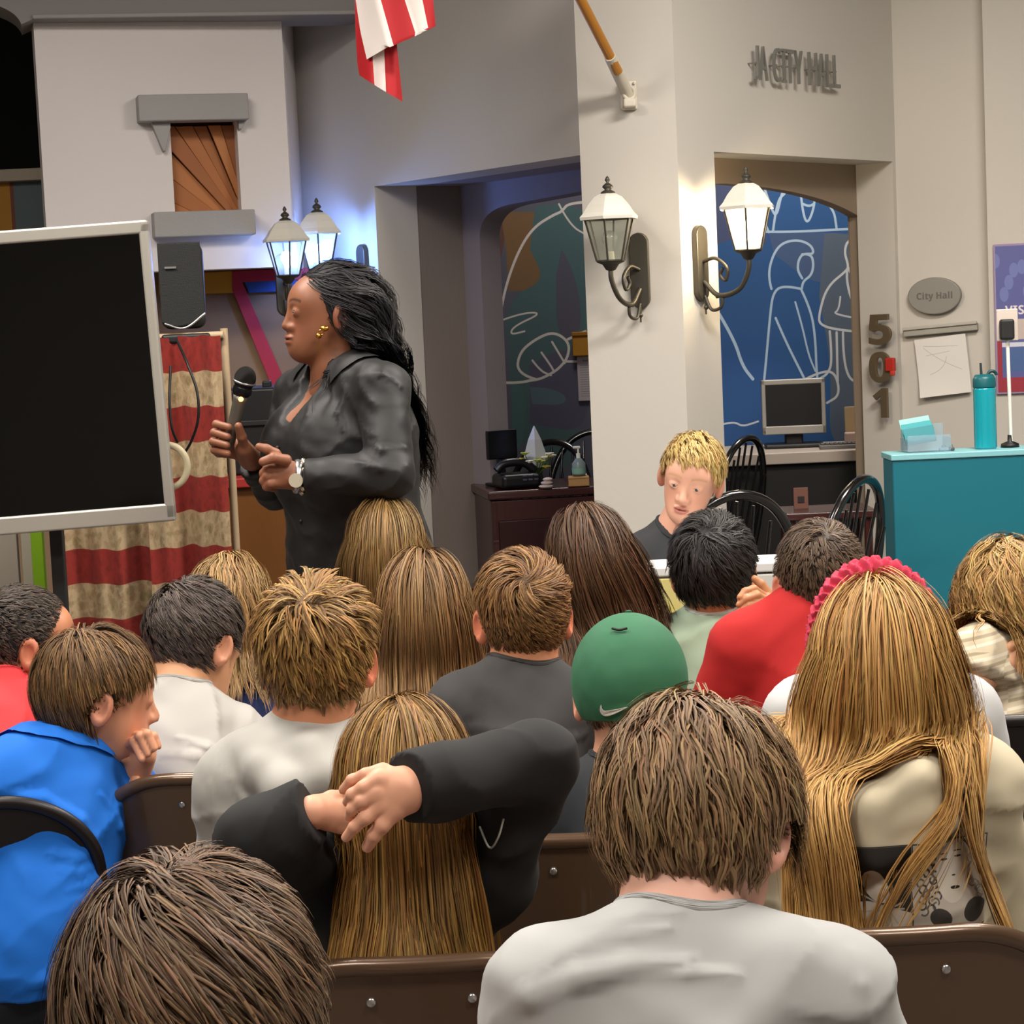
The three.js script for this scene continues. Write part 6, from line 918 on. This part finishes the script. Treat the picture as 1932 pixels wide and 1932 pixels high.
// ---------------------------------------------------------------- right room: desk, monitor
{
  const d = 9.0, c = flr(1500, d), top = at(1500, 866, d).y, x0 = at(1362, 860, d).x - c.x, t = thing('desk', 'white-topped desk with a dark front in the right room', 'desk', c), W = 0.85, dk = mat(0x0e0b0b, 0.5);
  mesh('top', RBOX(W, 0.05, 0.6, 0.006, x0 + W / 2, top - 0.0, -0.3), mat(0xb5a99e, 0.5), t); mesh('front', RBOX(W - 0.02, top - 0.03, 0.03, 0.004, x0 + W / 2, (top - 0.03) / 2, -0.06), dk, t); mesh('side_panel', RBOX(0.03, top - 0.03, 0.5, 0.004, x0 + 0.03, (top - 0.03) / 2, -0.3), dk, t); mesh('side_panel', RBOX(0.03, top - 0.03, 0.5, 0.004, x0 + W - 0.03, (top - 0.03) / 2, -0.3), dk, t);
  const y = top + 0.025, on = (px, dz) => V(at(px, 850, d + dz).x, y, c.z - dz);
  const mo = thing('monitor', 'old square computer monitor with a silver frame on the white desk', 'monitor', on(1503, 0.3), -0.08), s = 9.3 / FOCAL, w = 120 * s, h = 104 * s, y0 = 26 * s;
  for (const [bw, bh, x, yy] of [[w, 10 * s, 0, y0 + h - 5 * s], [w, 16 * s, 0, y0 + 8 * s], [8 * s, h, -w / 2 + 4 * s, y0 + h / 2], [8 * s, h, w / 2 - 4 * s, y0 + h / 2]]) mesh('bezel', RBOX(bw, bh, 0.04, 0.005, x, yy, 0), mat(0xaaa7a0, 0.45, { metalness: 0.2 }), mo);
  mesh('screen', RBOX(w - 12 * s, h - 20 * s, 0.02, 0.003, 0, y0 + h / 2 + 3 * s, 0.004), mat(0x161415, 0.35), mo); mesh('casing', RBOX(w * 0.8, h * 0.8, 0.12, 0.03, 0, y0 + h / 2, -0.07), MAT.silver, mo); mesh('neck', RBOX(0.08, y0 + 0.03, 0.05, 0.01, 0, y0 / 2, -0.05), MAT.darkPlastic, mo); mesh('base', RBOX(0.26, 0.018, 0.18, 0.008, 0, 0.009, -0.03), MAT.darkPlastic, mo);
  const kb = thing('keyboard', 'grey keyboard on the white desk, right of the monitor', 'keyboard', on(1585, 0.12), -0.1); mesh('case', RBOX(0.16, 0.018, 0.1, 0.005, 0, 0.009, 0), mat(0x6d6a66, 0.5), kb); for (let r = 0; r < 4; r++) for (let k = 0; k < 8; k++) mesh('key', RBOX(0.016, 0.008, 0.016, 0.002, -0.066 + k * 0.019, 0.021, -0.033 + r * 0.021), mat(0x4a4846, 0.5), kb);
  const pp = thing('paper_stack', 'tan folder and papers standing at the right end of the white desk', 'papers', on(1622, 0.28)); mesh('folder', RBOX(0.1, 0.17, 0.02, 0.003, 0, 0.085, 0).rotateX(-0.1), mat(0xb39a74, 0.7), pp); mesh('sheet', RBOX(0.1, 0.06, 0.06, 0.006, -0.01, 0.03, 0.05), mat(0xc4aaa0, 0.7), pp);
  const lt = thing('side_table', 'low dark red side table in front of the white desk, mostly in shadow', 'table', flr(1545, 7.9)); const th = at(1545, 970, 7.9).y; mesh('top', RBOX(0.34, 0.03, 0.3, 0.006, 0, th, 0), MAT.mahogany, lt); for (const [x, z] of [[-0.14, -0.12], [0.14, -0.12], [-0.14, 0.12], [0.14, 0.12]]) mesh('leg', ROD(V(x, 0, z), V(x, th - 0.012, z), 0.016), MAT.mahogany, lt);
  const fr = thing('picture_card', 'small dim brown card standing on the low dark red table', 'card', V(at(1516, 950, 7.9).x, th + 0.016, flr(1516, 7.9).z)); mesh('card', RBOX(0.055, 0.08, 0.006, 0.002, 0, 0.04, 0), mat(0x6a4438, 0.6), fr); mesh('mark', RBOX(0.025, 0.025, 0.003, 0.001, 0, 0.035, 0.004), mat(0x1d1110, 0.6), fr);
}
// ---------------------------------------------------------------- left room: dark red desk and its things
{
  const d = 8.5, c = flr(1030, d), top = at(1000, 925, d).y, x0 = at(925, 930, d).x - c.x, W = 0.62, t = thing('reception_desk', 'dark red wooden reception desk inside the left archway', 'desk', c, 0.16);
  mesh('top', RBOX(W + 0.03, 0.035, 0.5, 0.008, x0 + W / 2, top - 0.018, -0.24), MAT.mahogany, t); mesh('front', RBOX(W, top - 0.04, 0.03, 0.004, x0 + W / 2, (top - 0.04) / 2, -0.02), MAT.mahogany, t); mesh('front_panel', RBOX(W * 0.42, top - 0.2, 0.012, 0.006, x0 + W * 0.25, (top - 0.04) / 2, 0.0), mat(0x2c0d0c, 0.35), t); mesh('front_panel', RBOX(W * 0.42, top - 0.2, 0.012, 0.006, x0 + W * 0.75, (top - 0.04) / 2, 0.0), mat(0x2c0d0c, 0.35), t); mesh('side_panel', RBOX(0.03, top - 0.04, 0.46, 0.004, x0 + 0.015, (top - 0.04) / 2, -0.24), MAT.mahogany, t);
  const on = (px, py, dd) => at(px, py, dd).setY(top + 0.001), s = 8.6 / FOCAL;
  const ph = thing('telephone', 'black desk telephone with a pale cord on the dark red desk', 'telephone', on(975, 915, 8.65), 0.3); mesh('base', RBOX(0.17, 0.06, 0.16, 0.02, 0, 0.03, 0), mat(0x0b0b0e, 0.4), ph); mesh('handset', TUBE([V(-0.09, 0.075, 0.02), V(-0.06, 0.1, 0.02), V(0.03, 0.1, 0.02), V(0.07, 0.07, 0.02)], 0.018, 24, 10), mat(0x101014, 0.35), ph); for (let k = 0; k < 6; k++) mesh('button', RBOX(0.018, 0.008, 0.012, 0.003, 0.01 + (k % 3) * 0.024, 0.052 - Math.floor(k / 3) * 0.016, 0.082), mat(0x4a4c5a, 0.4), ph);
  const mn = thing('desk_monitor', 'black computer screen at the left end of the dark red desk', 'monitor', on(948, 880, 8.8), 0.5); mesh('screen', RBOX(0.14, 0.12, 0.02, 0.005, 0, 0.17, 0), mat(0x08080a, 0.3), mn); mesh('neck', RBOX(0.03, 0.11, 0.03, 0.005, 0, 0.055, -0.01), MAT.black, mn); mesh('base', RBOX(0.12, 0.012, 0.1, 0.004, 0, 0.006, 0), MAT.black, mn);
  const bs = thing('flower_arrangement', 'vase of yellow-green and white flowers wrapped in silver paper on the dark red desk', 'flowers', on(1012, 905, 8.7)), R = rng(21);
  mesh('vase', LATHE([[0, 0], [0.03, 0.0], [0.034, 0.02], [0.026, 0.05], [0.034, 0.075], [0.03, 0.076]], 20), mat(0x2d3a24, 0.3), bs);
  const cone = LATHE([[0.036, 0.06], [0.05, 0.12], [0.028, 0.19], [0.002, 0.245]], 5).toNonIndexed(); cone.computeVertexNormals(); mesh('paper_wrap', cone.translate(0, 0, -0.02), mat(0xcfd2d2, 0.35, { metalness: 0.2, side: THREE.DoubleSide }), bs);
  for (let i = 0; i < 16; i++) { const a = R() * 6.28, r = 0.03 + 0.05 * R(), y = 0.075 + 0.07 * R(), x = Math.cos(a) * r * 1.1, z = Math.sin(a) * r * 0.7 + 0.03; mesh('stem', ROD(V(x * 0.3, 0.05, z * 0.3), V(x, y, z), 0.0018), mat(0x4c6a2a, 0.7), bs); mesh('blossom', [new THREE.SphereGeometry(0.011, 8, 6).scale(1, 0.6, 1).translate(x, y, z), ...[0, 1, 2, 3, 4].map((k) => new THREE.SphereGeometry(0.008, 6, 5).scale(1, 0.4, 0.7).translate(x + 0.012 * Math.cos(k * 1.256), y + 0.003, z + 0.012 * Math.sin(k * 1.256)))], mat([0xb8a83c, 0x9fb04e, 0xe6e4d0][i % 3], 0.7), bs); }
  const st = thing('stones', 'small stack of white stones in front of the flowers', 'ornament', on(1030, 918, 8.55)); for (let i = 0; i < 3; i++) mesh('stone', new THREE.SphereGeometry(1, 14, 8).scale(0.03 - i * 0.005, 0.008, 0.022 - i * 0.003).translate(i * 0.004, 0.008 + i * 0.014, 0), mat(0xc9b9b2, 0.6), st);
  const tray = thing('wooden_block', 'light wooden block under the pump bottle', 'block', on(1092, 908, 8.6)); mesh('block', RBOX(0.085, 0.04, 0.07, 0.005, 0, 0.02, 0), mat(0xb48a55, 0.5, { bumpMap: grainTex, bumpScale: 0.0006 }), tray); mesh('groove', BOX(0.086, 0.003, 0.071, 0, 0.032, 0), mat(0x8e6838, 0.6), tray);
  const pb = thing('pump_bottle', 'clear hand sanitizer pump bottle standing on the wooden block', 'bottle', on(1092, 880, 8.6).setY(top + 0.042)); mesh('body', LATHE([[0, 0], [0.026, 0.001], [0.028, 0.01], [0.028, 0.05], [0.014, 0.068], [0.01, 0.072], [0, 0.072]], 24), mat(0xc3d6d8, 0.12, { transmission: 0.6, thickness: 0.02, attenuationColor: new THREE.Color(0x9fd0d0), attenuationDistance: 0.1 }), pb); mesh('label', CYL(0.0285, 0.0285, 0.022, 0, 0.02, 0, 24), mat(0x7fae9c, 0.5), pb); mesh('pump', [CYL(0.009, 0.009, 0.02, 0, 0.08, 0), CYL(0.004, 0.004, 0.025, 0, 0.1, 0), RBOX(0.03, 0.01, 0.014, 0.004, -0.006, 0.115, 0)], MAT.white, pb);
  // hanging pocket and paper on the mural
  const a = onWall(WM1, 1094, 650, 0.01), pk = thing('wall_pocket', 'ochre wall pocket fixed on the teal mural', 'wall pocket', a.p, Math.atan2(WM1.n.x, WM1.n.z)), k = 10.3 / FOCAL; mesh('pocket', RBOX(40 * k, 44 * k, 0.03, 0.006, 8 * k, 0, 0.015), mat(0xb07a1e, 0.6), pk); mesh('flap', RBOX(40 * k, 8 * k, 0.04, 0.004, 8 * k, 20 * k, 0.016), mat(0x9c6a18, 0.6), pk);
  const b = onWall(WM1, 1105, 712, 0.01), ps = thing('notice', 'pale printed notice below the ochre wall pocket', 'paper', b.p, Math.atan2(WM1.n.x, WM1.n.z)); const tx = canvasTex(128, 256, (g, W, H) => { g.fillStyle = '#b9b2b4'; g.fillRect(0, 0, W, H); g.fillStyle = '#8f888c'; g.fillRect(30, 30, 60, 10); for (let i = 0; i < 14; i++) g.fillRect(14, 60 + i * 13, 60 + (i * 29) % 40, 3); }); mesh('sheet', [RBOX(46 * k, 88 * k, 0.004, 0.001, 8 * k, 0, 0.004)], mat(0xffffff, 0.8, { map: tx }), ps);
}
renderer.render(scene, camera);
